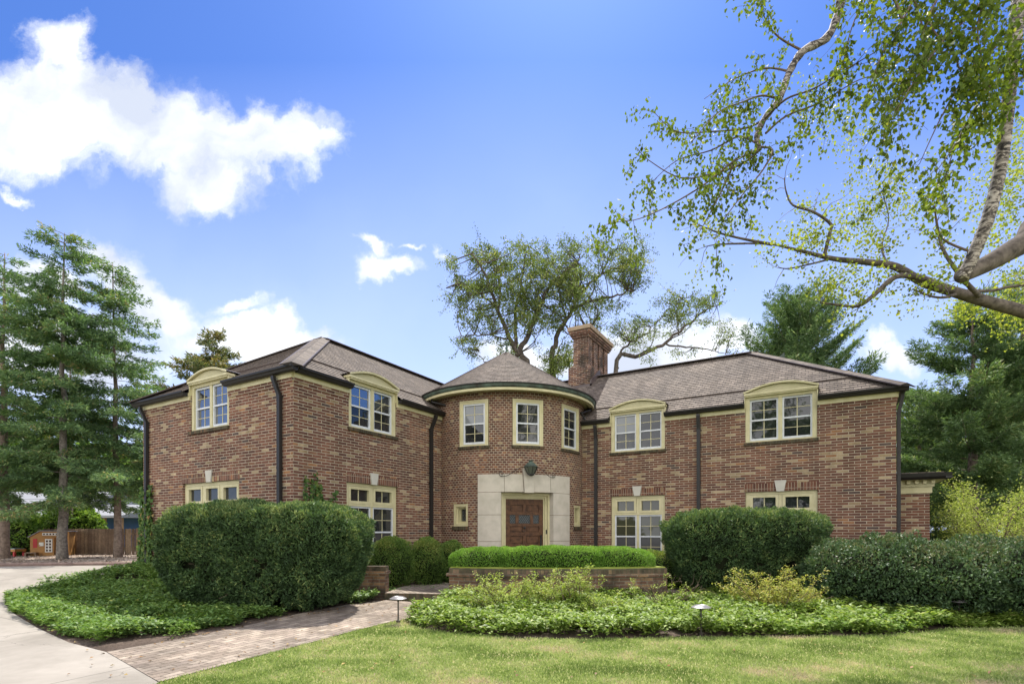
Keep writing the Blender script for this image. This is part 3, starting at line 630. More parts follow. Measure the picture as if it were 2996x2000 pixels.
b.tube([F_tow.p(-TR*R(66),.3,4.95), F_tow.p(-TR*R(67),.25,4.8), F_in.p(12.2,.3,4.66), F_in.p(12.3,.2,4.5)], .035, BRONZE, 8); b.build('downspout', house)
b = MB()
b.tube([F_tow.p(TR*R(60),.3,4.95), F_tow.p(TR*R(62),.22,4.8), F_right.p(-6.2,.25,4.6), F_right.p(-6.1,.16,4.42)], .035, BRONZE, 8); b.build('downspout', house)

# roofs
def roof(P0, P1, Q0, Q1, notch=(), step=.95, stepr=None, name='roof'):
    P0, P1, Q0, Q1 = map(Vector, (P0, P1, Q0, Q1))
    E = (P1-P0).normalized(); mid = (Q0+Q1)/2; Ld = (P1-P0).length
    up = (Q0-P0) - E*(Q0-P0).dot(E); H = up.length; U = up/H; nrm = E.cross(U)
    if nrm.z < 0: nrm = -nrm
    q0, q1 = (Q0-P0).dot(E), (Q1-P0).dot(E)
    lo = lambda s_: lerp(0, q0, s_/H); hi = lambda s_: lerp(Ld, q1, s_/H)
    b = MB(); pt = lambda a, s_, o=0: P0+E*a+U*s_+nrm*o
    def quad(a0, a1, b0, b1, s0, s1, o=0): b.face([pt(a0,s0,o),pt(a1,s0,o),pt(b1,s1,o),pt(b0,s1,o)], [(a0,s0),(a1,s0),(b1,s1),(b0,s1)], SHING)
    sn = .45
    def rows(L_, R_, p, q, s0, s1, o, rh=.15):
        n = max(1, round((s1-s0)/rh))
        for k in range(n):
            u0, u1 = s0+(s1-s0)*k/n, s0+(s1-s0)*(k+1)/n
            a0, b0 = (lo(u0) if L_ else p), (hi(u0) if R_ else q); a1, b1 = (lo(u1) if L_ else p), (hi(u1) if R_ else q)
            b.face([pt(a0,u0,o+.012),pt(b0,u0,o+.012),pt(b1,u1,o),pt(a1,u1,o)], [(a0,u0),(b0,u0),(b1,u1),(a1,u1)], SHING)
            b.face([pt(a0,u0,o),pt(b0,u0,o),pt(b0,u0,o+.012),pt(a0,u0,o+.012)], [(0,0)]*4, EDGE)
    segs = cuts(0, Ld, notch)
    for p, q in segs:
        rows(p == 0, q == Ld, p, q, 0, sn, 0)
        b.face([pt(p,0,-.03),pt(q,0,-.03),pt(q,0),pt(p,0)], [(0,0)]*4, FLASH)
    rows(True, True, 0, 0, sn, step+.05, 0); rows(True, True, 0, 0, step, H, .03)
    b.face([pt(lo(step),step,0),pt(hi(step),step,0),pt(hi(step),step,.03),pt(lo(step),step,.03)], [(0,0)]*4, FLASH)
    return b.build(name, house)
zl, zr_ = 4.45, 4.34; XA, XB = XL-.19, CXW+.19; YF = CYW-.19; RX = -12.58
RL0, RL1 = (RX, 10.5, 6.66), (RX, 18.4, 6.66)
nl = lambda fr, o: [(a0-o-.04, a1-o+.04) for f, a0, a1, z in UP if f is fr]
roof((XA,YF,zl), (XB,YF,zl), RL0, RL0, nl(F_left, XA))
roof((XB,YF,zl), (XB,21.9,zl), RL0, RL1, nl(F_in, YF))
roof((XA,21.9,zl), (XA,YF,zl), RL1, RL0); roof((XB,21.9,zl), (XA,21.9,zl), RL1, RL1)
YG = YR-.19; RR0, RR1 = (RX, 18.37, 6.72), (-1.87, 18.37, 6.72); XE = XR+.19
roof((RX,YG,zr_), (XE,YG,zr_), RR0, RR1, nl(F_right, RX)); roof((XE,YG,zr_), (XE,21.95,zr_), RR1, RR1); roof((XE,21.95,zr_), (RX,21.95,zr_), RR1, RR0)
RIDGE = brickmat('ridge_shingle', .14, 5, .006, 0, [(0,(.125,.105,.092)),(.5,(.17,.145,.125))], (.03,.025,.022,1))
b = MB()
def cap(p, q, w=.22):
    p, q = Vector(p), Vector(q); D = (q-p); L = D.length; D.normalize(); sd_ = D.cross(Vector((0,0,1))).normalized()
    top = Vector((0,0,.075)); 
    b.face([p+top, q+top, q+sd_*w+Vector((0,0,.01)), p+sd_*w+Vector((0,0,.01))], [(0,0),(L,0),(L,.2),(0,.2)], RIDGE)
    b.face([p+top, q+top, q-sd_*w+Vector((0,0,.01)), p-sd_*w+Vector((0,0,.01))], [(0,0),(L,0),(L,.2),(0,.2)], RIDGE)
    b.face([p+top, p+sd_*w, p-sd_*w], [(0,0)]*3, RIDGE)
    for sg in (1,-1): b.tube([p+sd_*w*sg+Vector((0,0,.0)), q+sd_*w*sg+Vector((0,0,.0))], .018, FLASH, 4)
cap((XA,YF,zl), RL0); cap((XB,YF,zl), RL0); cap(RL0, RL1); cap((XE,YG,zr_), RR1); cap(RR1, (-12,18.37,6.72)); cap((XE,21.95,zr_), RR1)
b.build('ridge_cap', house)
# flat dark snow guards of the roof step: copper vent behind the right ridge
b = MB(); P = [(-1.95,19.5,6.25),(-.95,19.5,6.25),(-1.0,19.5,6.95)]
b.face([Vector(p) for p in P], [(0,0)]*3, COPPER); b.face([Vector((-1.95,19.5,6.25)),Vector((-1.0,19.5,6.95)),Vector((-1.0,20.6,6.5)),Vector((-1.95,20.6,5.8))], [(0,0)]*4, GREYW)
b.face([Vector((-.95,19.5,6.25)),Vector((-1.0,19.5,6.95)),Vector((-1.0,20.6,6.5)),Vector((-.95,20.6,5.8))], [(0,0)]*4, COPPER); b.build('roof_vent', house)
# chimney
CH = Fr((0,0), (1,0), (0,-1))
b = MB(); b.box(CH, -7.905, -7.05, -19.95, -17.6, 5.6, 6.98, CHIMB); b.box(CH, -7.84, -7.12, -19.9, -17.66, 6.98, 7.05, CHIMB)
b.box(CH, -7.76, -7.245, -19.81, -17.72, 7.05, 8.06, CHIMB)
for y0 in (17.74, 18.28, 18.82, 19.36): b.box(CH, -7.2455, -7.19, -(y0+.40), -y0, 7.05, 8.06, CHIMB)
for k, (e, z0, z1) in enumerate(((.04,8.06,8.13),(.08,8.13,8.20),(.11,8.20,8.30))): b.box(CH, -7.76-e, -7.19+e, -19.83-e, -17.70+e, z0, z1, CHIMB)
chim = b.build('chimney', house)
b = MB(); b.box(CH, -7.92, -7.03, -20.0, -17.54, 8.30, 8.44, CAPST); b.box(CH, -7.6, -7.3, -19.3, -18.6, 8.44, 8.56, CAPST); b.build('chimney_cap', chim)
b = MB(); b.prism(CH, [(-17.56,6.08),(-17.56,6.3),(-17.6,6.32),(-17.62,6.06)], -7.93, -7.0, FLASH)
fr2 = Fr((-7.05,0), (0,1), (1,0)); b.poly([(17.56,6.1),(18.45,6.70),(18.45,6.98),(18.35,6.98),(17.56,6.42)], 0.001, .05, fr2, FLASH); b.build('chimney_flashing', chim)
# low side wing at the right
FA = Fr((0,15.8), (1,0), (0,-1)); b = MB(); b.box(FA, XR, 2.26, -4, 0, -.7, 2.0, BRICK); b.build('side_wing_wall', house)
b = MB(); b.box(FA, XR, 2.30, -4.04, .04, 1.97, 2.12, CREAM); b.box(FA, XR, 2.34, -4.08, .08, 2.12, 2.27, CREAM2); b.box(FA, XR, 2.52, -4.2, .26, 2.27, 2.30, CREAM)
for i in range(5): b.box(FA, XR+.12+i*.155, XR+.19+i*.155, .08, .16, 2.19, 2.268, CREAM)
b.build('side_wing_cornice', house)
b = MB(); b.prism(FA, [(.24,2.28),(.30,2.27),(.36,2.33),(.38,2.42),(.24,2.42)], XR, 2.62, BRONZE); b.box(Fr((0,15.8),(0,1),(1,0)), -.36, 4, 2.5, 2.62, 2.29, 2.42, BRONZE); b.build('gutter', house)
b = MB(); b.box(FA, XR, 2.5, -4, .24, 2.42, 2.45, SHING); b.build('side_wing_roof', house)

# ------------------------------------------------------------ ground
def sheet(name, poly, mat, off, step=.3, kind='structure', uvrot=0):
    """poly in camera-plane metres (X,Z); the sheet follows the ground"""
    n = len(poly); vs = [Vector(p) for p in poly]
    # densify edges
    dens = []
    for i in range(n):
        a, c = vs[i], vs[(i+1)%n]; k = max(1, int((c-a).length/step)); dens += [a.lerp(c, j/k) for j in range(k)]
    E = [(i,(i+1)%len(dens)) for i in range(len(dens))]; pts = list(dens)
    x0, x1 = min(p.x for p in vs), max(p.x for p in vs); y0, y1 = min(p.y for p in vs), max(p.y for p in vs)
    x = x0+step/2
    while x < x1:
        y = y0+step/2
        while y < y1:
            if inpoly(x, y, poly): pts.append(Vector((x+.01*random.random(), y+.01*random.random())))
            y += step
        x += step
    r = delaunay_2d_cdt(pts, E, [], 1, 1e-5)
    V = [c2w(p.x, p.y, gh(p.x, p.y)+off) for p in r[0]]
    me = bpy.data.meshes.new(name); me.from_pydata([tuple(v) for v in V], [], [tuple(f) for f in r[2]])
    me.materials.append(mat); u = me.uv_layers.new(name='UVMap'); c, s_ = math.cos(uvrot), math.sin(uvrot)
    for l in me.loops:
        v = V[l.vertex_index]; u.data[l.index].uv = (v.x*c-v.y*s_, v.x*s_+v.y*c)
    me.update()
    if me.polygons and me.polygons[0].normal.z < 0: me.flip_normals()
    o = link(name, me); o['kind'] = kind; return o
def inpoly(x, y, P):
    c = False; j = len(P)-1
    for i in range(len(P)):
        xi, yi = P[i][0], P[i][1]; xj, yj = P[j][0], P[j][1]
        if (yi > y) != (yj > y) and x < (xj-xi)*(y-yi)/(yj-yi)+xi: c = not c
        j = i
    return c
def gp(L): return [gpx(*p) for p in L]
def grid_ground():
    xs = [-400,-150,-80,-45]+[-30+i*.6 for i in range(101)]+[45,80,150,400]; zs = [-150,-60,-20,-5]+[i*.6 for i in range(60)]+[40,50,70,110,180,400]
    V = []; Fc = []
    for z in zs:
        for x in xs: V.append(tuple(c2w(x, z, gh(x, z)-.03)))
    n = len(xs)
    for j in range(len(zs)-1):
        for i in range(n-1): Fc.append((j*n+i, j*n+i+1, (j+1)*n+i+1, (j+1)*n+i))
    me = bpy.data.meshes.new('ground'); me.from_pydata(V, [], Fc); me.materials.append(FARG); me.update(); o = link('ground', me); o['kind'] = 'structure'
grid_ground()
PATH_UP = gp([(1130,1757),(1000,1772),(900,1791),(700,1836),(500,1876),(312,1909)])
PATH_LO = gp([(465,1998),(700,1936),(900,1884),(1040,1846),(1130,1824),(1185,1812),(1240,1795),(1290,1768)])
BEDL = gp([(14,1762),(60,1735),(150,1705),(260,1686),(400,1671)])
DRV_E = gp([(14,1768),(40,1795),(110,1838),(200,1880),(312,1909),(400,1955),(465,1998)])
near = (DRV_E[-1][0]+1.3, 1.2)
drive = [(-16, -3), (near[0]+.6, -3), near] + DRV_E[::-1] + BEDL[::1] + [(-9.2, 14.4), (-8.6, 22), gpx(440,1652.5), gpx(0,1656), (-26, gpx(0,1656)[1]+.8), (-26, -3)]
sheet('driveway', drive, CONC, .012, .45)
bedl = BEDL + [(-8.6,13.3), (-5.0,11.2), (-2.75,10.9)] + PATH_UP[0:] + DRV_E[4::-1][0:]
sheet('soil', bedl, SOIL, .0, .3)
_a, _b = c2w(*gpx(700,1836)), c2w(*gpx(1130,1757)); sheet('path', PATH_UP + PATH_LO, PAVER, .018, .3, uvrot=-math.atan2(_b.y-_a.y, _b.x-_a.x)-R(6))
LAWN_TOP = gp([(1185,1813),(1230,1838),(1330,1852),(1500,1866),(1700,1871),(2000,1864),(2300,1862),(2600,1858),(2790,1838),(2996,1836)])
lawn = [near, (near[0]+.6,-6), (26,-6), (26, 7.6)] + LAWN_TOP[::-1] + PATH_LO[0:6][::-1]
sheet('lawn', lawn, TURF, .008, .35)
bedr = LAWN_TOP + [(14, 8.0), (16, 13), (4.2,12.5), (2.9,10.9), (-1.3,10.75)] + [PATH_LO[7], PATH_LO[6]]
sheet('soil', bedr, SOIL, .0, .3)
mul = [gpx(440,1652.5), gpx(0,1656), (-26, gpx(0,1656)[1]+.8), (-27, 26), (-8, 26), (-8.5,22)]
sheet('mulch', mul, MULCH, .05, .4)
b = MB(); K = [gpx(445,1653), gpx(300,1653.5), gpx(150,1655), gpx(0,1657), (-26, gpx(0,1656)[1]+.8)]
b.tube([c2w(p[0], p[1], .05) for p in K], .06, KERB, 6); tag(b.build('kerb'), kind='structure')
# patio and step (inside the garden walls)
def slab(name, pts, z0, z1, top, side, parent=None):
    b = MB(); T = [c2w(X, Z, z1) for X, Z in pts]; B = [c2w(X, Z, z0) for X, Z in pts]
    b.face(T, [(p.x*.8-p.y*.6, p.x*.6+p.y*.8) for p in T], top); n = len(pts); L = 0
    for i in range(n):
        j = (i+1) % n; l = (T[j]-T[i]).length
        b.face([B[i],B[j],T[j],T[i]], [(L,z0),(L+l,z0),(L+l,z1),(L,z1)], side); L += l
    return b.build(name, parent)
o = slab('path', [(-2.62,10.82),(-1.22,10.62),(3.6,11.0),(3.9,14.6),(1.8,15.5),(-1.6,15.5),(-2.4,13.6)], -.6, -.205, PAVER, WALLS); o['kind'] = 'structure'
# planter
def arcpts(c, n, rad, a0, a1): return [(c[0]+rad*math.sin(a0+(a1-a0)*i/n), c[1]-rad*math.cos(a0+(a1-a0)*i/n)) for i in range(n+1)]
XL_, XR_ = (1313-CX)/F*10.66, (1950-CX)/F*10.75
xm = (XL_+XR_)/2; hw = (XR_-XL_)/2; rad = 7.5; ang = math.asin(hw/rad); cc = (xm, 10.7+math.cos(ang)*rad)
def band(b, off0, off1, z0, z1, m, n=22, A=None):
    A = A or ang
    for i in range(n):
        t0, t1 = -A+2*A*i/n, -A+2*A*(i+1)/n
        o = lambda t, of: c2w(cc[0]+(rad+of)*math.sin(t), cc[1]-(rad+of)*math.cos(t))
        P = [o(t0,off1),o(t1,off1),o(t1,off0),o(t0,off0)]; u0, u1 = t0*rad, t1*rad
        up = Vector((0,0,1))
        b.face([P[0]+up*z0,P[1]+up*z0,P[1]+up*z1,P[0]+up*z1], [(u0,z0),(u1,z0),(u1,z1),(u0,z1)], m)
        b.face([P[0]+up*z1,P[1]+up*z1,P[2]+up*z1,P[3]+up*z1], [(u0,0),(u1,0),(u1,.2),(u0,.2)], m)
        b.face([P[3]+up*z0,P[2]+up*z0,P[1]+up*z0,P[0]+up*z0], [(u0,0),(u1,0),(u1,.2),(u0,.2)], m)
        b.face([P[2]+up*z0,P[3]+up*z0,P[3]+up*z1,P[2]+up*z1], [(u1,z0),(u0,z0),(u0,z1),(u1,z1)], m)
        if i == 0: b.face([P[3]+up*z0,P[0]+up*z0,P[0]+up*z1,P[3]+up*z1], [(0,z0),(.3,z0),(.3,z1),(0,z1)], m)
        if i == n-1: b.face([P[1]+up*z0,P[2]+up*z0,P[2]+up*z1,P[1]+up*z1], [(0,z0),(.3,z0),(.3,z1),(0,z1)], m)
pl = empty('brick_planter', c2w(xm,10.6,-.4), label='long curved brick planter wall with soldier coping below the bright green hedge', cat='planter')
b = MB(); band(b, -.9, 0, -.7, .155, WALLB); b.build('wall', pl)
b = MB(); band(b, -.9, .045, .155, .215, WALLB, A=ang+.006); band(b, -.92, .0, .215, .318, WALLS, A=ang); b.build('coping', pl)
b = MB(); band(b, -.85, -.06, .30, .335, leafmat('moss', [(0,(.2,.24,.03)),(1,(.3,.3,.05))], .1)); b.build('moss', pl)
# garden wall from the left wing's corner to the pier
def gwall(name, P, Q, z0, z1, th, label):
    P, Q = Vector(P), Vector(Q); D = (Q-P); L = D.length; D.normalize(); N = Vector((D.y,-D.x))
    fr = Fr((P.x,P.y), (D.x,D.y), (N.x,N.y)); r = empty(name, (Q.x,Q.y,z0), label=label, cat='wall')
    b = MB(); b.box(fr, 0, L, -th, 0, z0, z1-.16, WALLB); b.build('wall', r)
    b = MB(); b.box(fr, -.03, L+.03, -th-.03, .035, z1-.16, z1-.1, WALLB); b.box(fr, 0, L, -th+.005, -.003, z1-.1, z1, WALLS); b.build('coping', r)
    return r
pw = c2w(-2.62, 10.9)
gwall('garden_wall', (CXW+.02, CYW+.02), (pw.x, pw.y), -.7, .335, .24, 'low brick garden wall ending in a pier beside the entrance step, half behind the big yew')
q0, q1 = c2w(3.82, 11.15), c2w(4.02,11.1); q2 = c2w(6.3, 12.0)
gwall('garden_wall', (q0.x,q0.y), (q2.x,q2.y), -.7, .25, .24, 'short low brick wall end showing under the flat topped yew')

# ------------------------------------------------------------ foliage helpers
def leaves(name, C, D, N, L, W, mat, parent=None, core=None, kind=None, extra=None, fold=.25):
    C = np.asarray(C, float); n = len(C); D = D/np.linalg.norm(D,axis=1,keepdims=True)
    Sd = np.cross(D, N); ln = np.linalg.norm(Sd,axis=1,keepdims=True); ln[ln<1e-6] = 1; Sd /= ln; Nn = np.cross(Sd, D)
    L = np.broadcast_to(np.asarray(L,float).reshape(-1,1), (n,1)); W = np.broadcast_to(np.asarray(W,float).reshape(-1,1), (n,1))
    v = np.empty((n,4,3)); v[:,0] = C; v[:,1] = C+D*L*.5-Sd*W*.5+Nn*W*fold; v[:,2] = C+D*L; v[:,3] = C+D*L*.5+Sd*W*.5+Nn*W*fold
    V = v.reshape(-1,3); q = np.arange(4*n, dtype=np.int32)
    cv = []; cf = []; 
    if core is not None: cv, cf = core
    nv = 4*n+len(cv); loops = list(q) if False else q
    cl = [i+4*n for f in cf for i in f]; tot = [4]*n+[len(f) for f in cf]
    me = bpy.data.meshes.new(name); me.vertices.add(nv)
    allv = V if not len(cv) else np.vstack([V, np.array(cv)])
    me.vertices.foreach_set('co', allv.astype(np.float32).ravel())
    lv = np.concatenate([q, np.array(cl, dtype=np.int32)]) if cl else q
    me.loops.add(len(lv)); me.loops.foreach_set('vertex_index', lv)
    tot = np.array(tot, dtype=np.int32); st = np.concatenate([[0], np.cumsum(tot)[:-1]]).astype(np.int32)
    me.polygons.add(len(tot)); me.polygons.foreach_set('loop_start', st); me.polygons.foreach_set('loop_total', tot)
    me.materials.append(mat)
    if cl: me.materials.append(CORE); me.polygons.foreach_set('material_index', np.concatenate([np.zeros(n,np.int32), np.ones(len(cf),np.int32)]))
    at_ = me.attributes.new('var', 'FLOAT', 'FACE')
    var = extra if extra is not None else rng.beta(2,2.2,n)
    at_.data.foreach_set('value', np.concatenate([var, np.zeros(len(cf))]).astype(np.float32))
    me.update(calc_edges=True); me.validate()
    o = link(name, me, parent)
    if kind: o['kind'] = kind
    return o
def rdir(n, bias=(0,0,0), sc=1.0):
    d = rng.normal(size=(n,3))*sc + np.array(bias); d /= np.linalg.norm(d,axis=1,keepdims=True)+1e-9; return d
R3 = np.array([[CT,-ST,0],[ST,CT,0],[0,0,1]])       # (X,Z,z) -> world
def vnoise(P, sc, seed=0):
    return np.array([noise.noise(Vector((p[0]*sc+seed, p[1]*sc, p[2]*sc))) for p in P])
def hedge(name, lumps, count, L, W, mat, label, cat='shrub', group=None, rough=.10, flat=False, up=.35, taper=0., depth=.10, holes=0., parent=None, fuzz=.8):
    """lumps: (X, Z, z0, z1, rx, rz, exponent) ; foliage shell over a dark interior"""
    areas = np.array([l[4]*l[5]+l[4]*(l[3]-l[2])*.7 for l in lumps]); areas /= areas.sum()
    PC, PN = [], []; cv, cf = [], []
    for li, (X,Z,z0,z1,rx,ry,e) in enumerate(lumps):
        n = int(count*areas[li]*1.25); h = (z1-z0)/2; c = np.array([X,Z,(z0+z1)/2]); sc = np.array([rx,ry,h])
        d = rdir(n); d[:,2] = np.where(d[:,2] < -.75, -d[:,2], d[:,2])
        k = (np.abs(d)**e).sum(1)**(-1/e); p = d*k[:,None]
        nr = np.sign(p)*np.abs(p)**(e-1)/sc; nr /= np.linalg.norm(nr,axis=1,keepdims=True)+1e-9
        q = p*sc
        nz = vnoise(q, 2.2, li*7.3)*.7+vnoise(q, 5.5, li*3.1)*.9
        q = q+nr*(nz*rough+(-np.abs(rng.normal(size=n))*depth)+.02)[:,None]
        tp = 1-taper*np.clip(1-(q[:,2]+h)/(2*h),0,1)**1.6; q[:,:2] *= tp[:,None]
        if holes > 0:
            keep = (nz > -holes) | (q[:,2] > 0); q = q[keep]; nr = nr[keep]
        q = q + c
        keep = np.ones(len(q), bool)
        for lj, (X2,Z2,a0,a1,r2,r3,e2) in enumerate(lumps):
            if lj == li: continue
            t = np.abs((q-np.array([X2,Z2,(a0+a1)/2]))/np.array([r2,r3,(a1-a0)/2])*1.12)**e2
            keep &= t.sum(1) > 1
        PC.append(q[keep]); PN.append(nr[keep])
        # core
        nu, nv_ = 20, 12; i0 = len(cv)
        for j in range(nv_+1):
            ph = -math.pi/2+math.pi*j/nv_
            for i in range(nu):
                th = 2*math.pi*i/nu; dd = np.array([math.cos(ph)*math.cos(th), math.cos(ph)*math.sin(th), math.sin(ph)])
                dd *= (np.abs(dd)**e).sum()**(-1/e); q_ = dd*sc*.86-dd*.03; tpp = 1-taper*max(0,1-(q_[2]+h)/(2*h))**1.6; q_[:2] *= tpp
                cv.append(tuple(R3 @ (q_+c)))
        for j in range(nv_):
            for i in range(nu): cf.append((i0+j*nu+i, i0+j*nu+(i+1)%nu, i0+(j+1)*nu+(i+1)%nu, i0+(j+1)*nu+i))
    P = np.vstack(PC) @ R3.T; N = np.vstack(PN) @ R3.T; n = len(P)
    D = N*.9+rng.normal(size=(n,3))*fuzz*.8+np.array([0,0,up]); 
    NN = N+rng.normal(size=(n,3))*.8
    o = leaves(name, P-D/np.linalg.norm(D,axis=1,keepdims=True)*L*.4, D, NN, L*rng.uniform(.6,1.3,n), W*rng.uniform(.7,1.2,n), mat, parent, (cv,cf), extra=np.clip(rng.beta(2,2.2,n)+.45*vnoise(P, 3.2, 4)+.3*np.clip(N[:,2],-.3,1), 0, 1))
    if parent is None: tag(o, label, cat, group)
    return o
def clump(n, per, sprd):             # helper: random offsets grouped in clumps
    return None

def spline(pts, per=6):
    P = [Vector(p) for p in pts]; out = []
    for i in range(len(P)-1):
        p0, p1, p2, p3 = P[max(i-1,0)], P[i], P[i+1], P[min(i+2,len(P)-1)]
        for k in range(per):
            t = k/per; out.append(.5*((2*p1)+(p2-p0)*t+(2*p0-5*p1+4*p2-p3)*t*t+(3*p1-p0-3*p2+p3)*t**3))
    return out+[P[-1]]
def wander(p, d, L, n, wig, grav=0):
    pts = [Vector(p)]; d = Vector(d).normalized()
    for i in range(n):
        d = (d+Vector((random.gauss(0,wig),random.gauss(0,wig),random.gauss(0,wig)+grav))).normalized(); pts.append(pts[-1]+d*(L/n))
    return pts
def taper_r(r0, r1, n): return [r0+(r1-r0)*i/(n-1) for i in range(n)]
def rdv(d, s): d = Vector(d).normalized(); return (d+Vector((random.gauss(0,s),random.gauss(0,s),random.gauss(0,s)))).normalized()
# hedges and shrubs ------------------------------------------
def stems(o, X, Z, rx, rz, z1, n):
    mb = MB(); g = c2w(X, Z, -.4)
    for k in range(n):
        a = random.uniform(0, 2*math.pi); q = c2w(X+rx*.93*math.cos(a), Z+rz*.93*math.sin(a), random.uniform(.0, z1*.8)); p = c2w(X+rx*.35*math.cos(a), Z+rz*.3*math.sin(a), -.35)
        S_ = spline([p, p.lerp(q,.5)+Vector((random.gauss(0,.06),random.gauss(0,.06),.08)), q], 4); mb.tube(S_, taper_r(.018,.004,len(S_)), TWIG, 5)
        for _ in range(2): mb.tube(wander(S_[-3], rdv(q-p,.7), .3, 4, .25), .004, TWIG, 3, False)
    mb.build('stem', o)
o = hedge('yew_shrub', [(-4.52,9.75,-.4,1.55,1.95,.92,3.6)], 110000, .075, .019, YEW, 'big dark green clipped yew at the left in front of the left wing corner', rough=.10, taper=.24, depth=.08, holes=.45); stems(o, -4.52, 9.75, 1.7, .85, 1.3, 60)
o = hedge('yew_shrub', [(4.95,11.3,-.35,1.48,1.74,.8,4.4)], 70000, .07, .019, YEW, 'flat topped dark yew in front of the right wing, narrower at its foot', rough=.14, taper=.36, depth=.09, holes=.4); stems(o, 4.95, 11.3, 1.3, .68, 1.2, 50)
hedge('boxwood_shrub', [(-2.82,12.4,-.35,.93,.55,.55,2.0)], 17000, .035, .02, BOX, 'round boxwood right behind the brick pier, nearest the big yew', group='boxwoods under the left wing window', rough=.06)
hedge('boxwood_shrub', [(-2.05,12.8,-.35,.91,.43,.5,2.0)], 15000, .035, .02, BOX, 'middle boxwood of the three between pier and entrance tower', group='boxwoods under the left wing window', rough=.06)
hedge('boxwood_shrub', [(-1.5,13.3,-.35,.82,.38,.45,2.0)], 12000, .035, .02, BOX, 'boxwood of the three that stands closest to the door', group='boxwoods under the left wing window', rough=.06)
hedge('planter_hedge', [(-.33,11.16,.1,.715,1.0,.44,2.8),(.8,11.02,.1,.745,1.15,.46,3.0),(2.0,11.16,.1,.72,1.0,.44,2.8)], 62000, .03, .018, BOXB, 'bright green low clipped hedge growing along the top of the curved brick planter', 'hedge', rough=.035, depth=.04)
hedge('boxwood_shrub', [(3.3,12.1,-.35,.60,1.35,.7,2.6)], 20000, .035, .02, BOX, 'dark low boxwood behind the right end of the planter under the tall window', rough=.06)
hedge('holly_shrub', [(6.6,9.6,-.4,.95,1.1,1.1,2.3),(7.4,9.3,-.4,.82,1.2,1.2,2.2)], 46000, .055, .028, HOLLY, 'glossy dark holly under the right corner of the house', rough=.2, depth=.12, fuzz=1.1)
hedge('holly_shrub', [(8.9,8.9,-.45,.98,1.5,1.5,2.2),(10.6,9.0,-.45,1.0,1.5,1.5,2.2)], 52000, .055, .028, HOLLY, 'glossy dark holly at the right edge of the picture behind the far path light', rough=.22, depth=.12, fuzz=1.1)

def inside_pts(poly, n):
    P = np.array(poly); x0, y0 = P.min(0); x1, y1 = P.max(0); out = []
    while len(out) < n:
        xs = rng.uniform(x0,x1,4*n); ys = rng.uniform(y0,y1,4*n)
        for x, y in zip(xs, ys):
            if inpoly(x, y, poly): out.append((x,y))
            if len(out) >= n: break
    return np.array(out)
def rosettes(name, poly, n, hmin, hmax, L, W, mat, label, cat, per=7, bare=None, extra=None, clip=None):
    P = inside_pts(poly, n)
    if bare is not None:
        nz = vnoise(np.c_[P, np.zeros(len(P))], bare[0], 11); P = P[nz > bare[1]]
    if clip is not None: P = P[[clip(x,y) for x,y in P]]
    n = len(P); nz = vnoise(np.c_[P, np.zeros(n)], 1.3, 5)
    hh = hmin+(hmax-hmin)*np.clip(.5+nz*.8+rng.normal(size=n)*.2,0,1)
    G = np.array([gh(x,y) for x,y in P]); C = np.c_[P, G+hh] @ R3.T
    Cr = np.repeat(C, per, 0); m = len(Cr); a = rng.uniform(0,2*math.pi,m)
    D = np.c_[np.cos(a), np.sin(a), rng.normal(.12,.28,m)]; N = np.c_[np.zeros(m),np.zeros(m),np.ones(m)]+rng.normal(size=(m,3))*.25
    Cr = Cr + rng.normal(size=(m,3))*np.array([.012,.012,.03])
    o = leaves(name, Cr, D, N, L*rng.uniform(.6,1.25,m), W*rng.uniform(.7,1.2,m), mat, None, extra=extra(m) if extra else None, kind='stuff')
    return o
def left_ok(x, y): return True
rosettes('ground_cover', bedr[:10]+[(9.5,8.6),(6.6,9.0),(5.2,10.2),(4.2,11.0),(2.9,10.7),(-1.3,10.5)]+bedr[-2:], 12500, .02, .24, .088, .038, PACHY, None, None, 7, bare=(2.4,-.33))
rosettes('ground_cover', BEDL+[(-8.6,13.3),(-5.0,11.2),(-2.75,10.85)]+gp([(1105,1760),(900,1787),(800,1806),(690,1830),(560,1846),(430,1864),(300,1880),(190,1862),(50,1797)]), 12000, .02, .2, .082, .036, PACHYD, None, None, 7, bare=(2.0,-.36))
rosettes('weeds', gp([(30,1790),(60,1742),(200,1720),(420,1750),(560,1800),(700,1820),(650,1842),(480,1872),(330,1896),(190,1860),(90,1822)]), 5200, .03, .17, .075, .018, WEED, None, None, 8, bare=(1.1,-.12))
rosettes('weeds', gp([(2300,1862),(2290,1835),(2500,1815),(2780,1822),(2790,1838),(2600,1858)]), 900, .05, .17, .07, .018, WEED, None, None, 8)
rosettes('ground_cover', [(-2.75,11.1),(-1.9,11.5),(-1.2,12.2),(-1.6,12.9),(-3.2,12.3)], 500, .02, .12, .06, .03, PACHYD, None, None, 7)
# lawn grass blades
def lawn_grass():
    n = 420000; Z = 3.0+6.2*rng.uniform(0,1,n)**1.35; X = Z*rng.uniform(-.85,1.15,n)
    keep = np.array([inpoly(x,y,lawn) for x,y in zip(X,Z)]); X = X[keep]; Z = Z[keep]; n = len(X)
    G = np.array([gh(x,z) for x,z in zip(X,Z)])
    C = np.c_[X,Z,G] @ R3.T; nz = vnoise(np.c_[X*.8,Z*1.5,G*0], 1.1, 3)+.6*vnoise(np.c_[X,Z,G*0], 3.1, 9)
    D = np.c_[rng.normal(size=(n,2))*.55, np.ones(n)]; N = rng.normal(size=(n,3))
    var = np.clip(.47+nz*.75+rng.normal(size=n)*.16,0,1)
    leaves('grass', C, D, N, rng.uniform(.02,.055,n), .006*np.ones(n)*(.6+Z/7), GRASS, kind='stuff', extra=var)
lawn_grass()
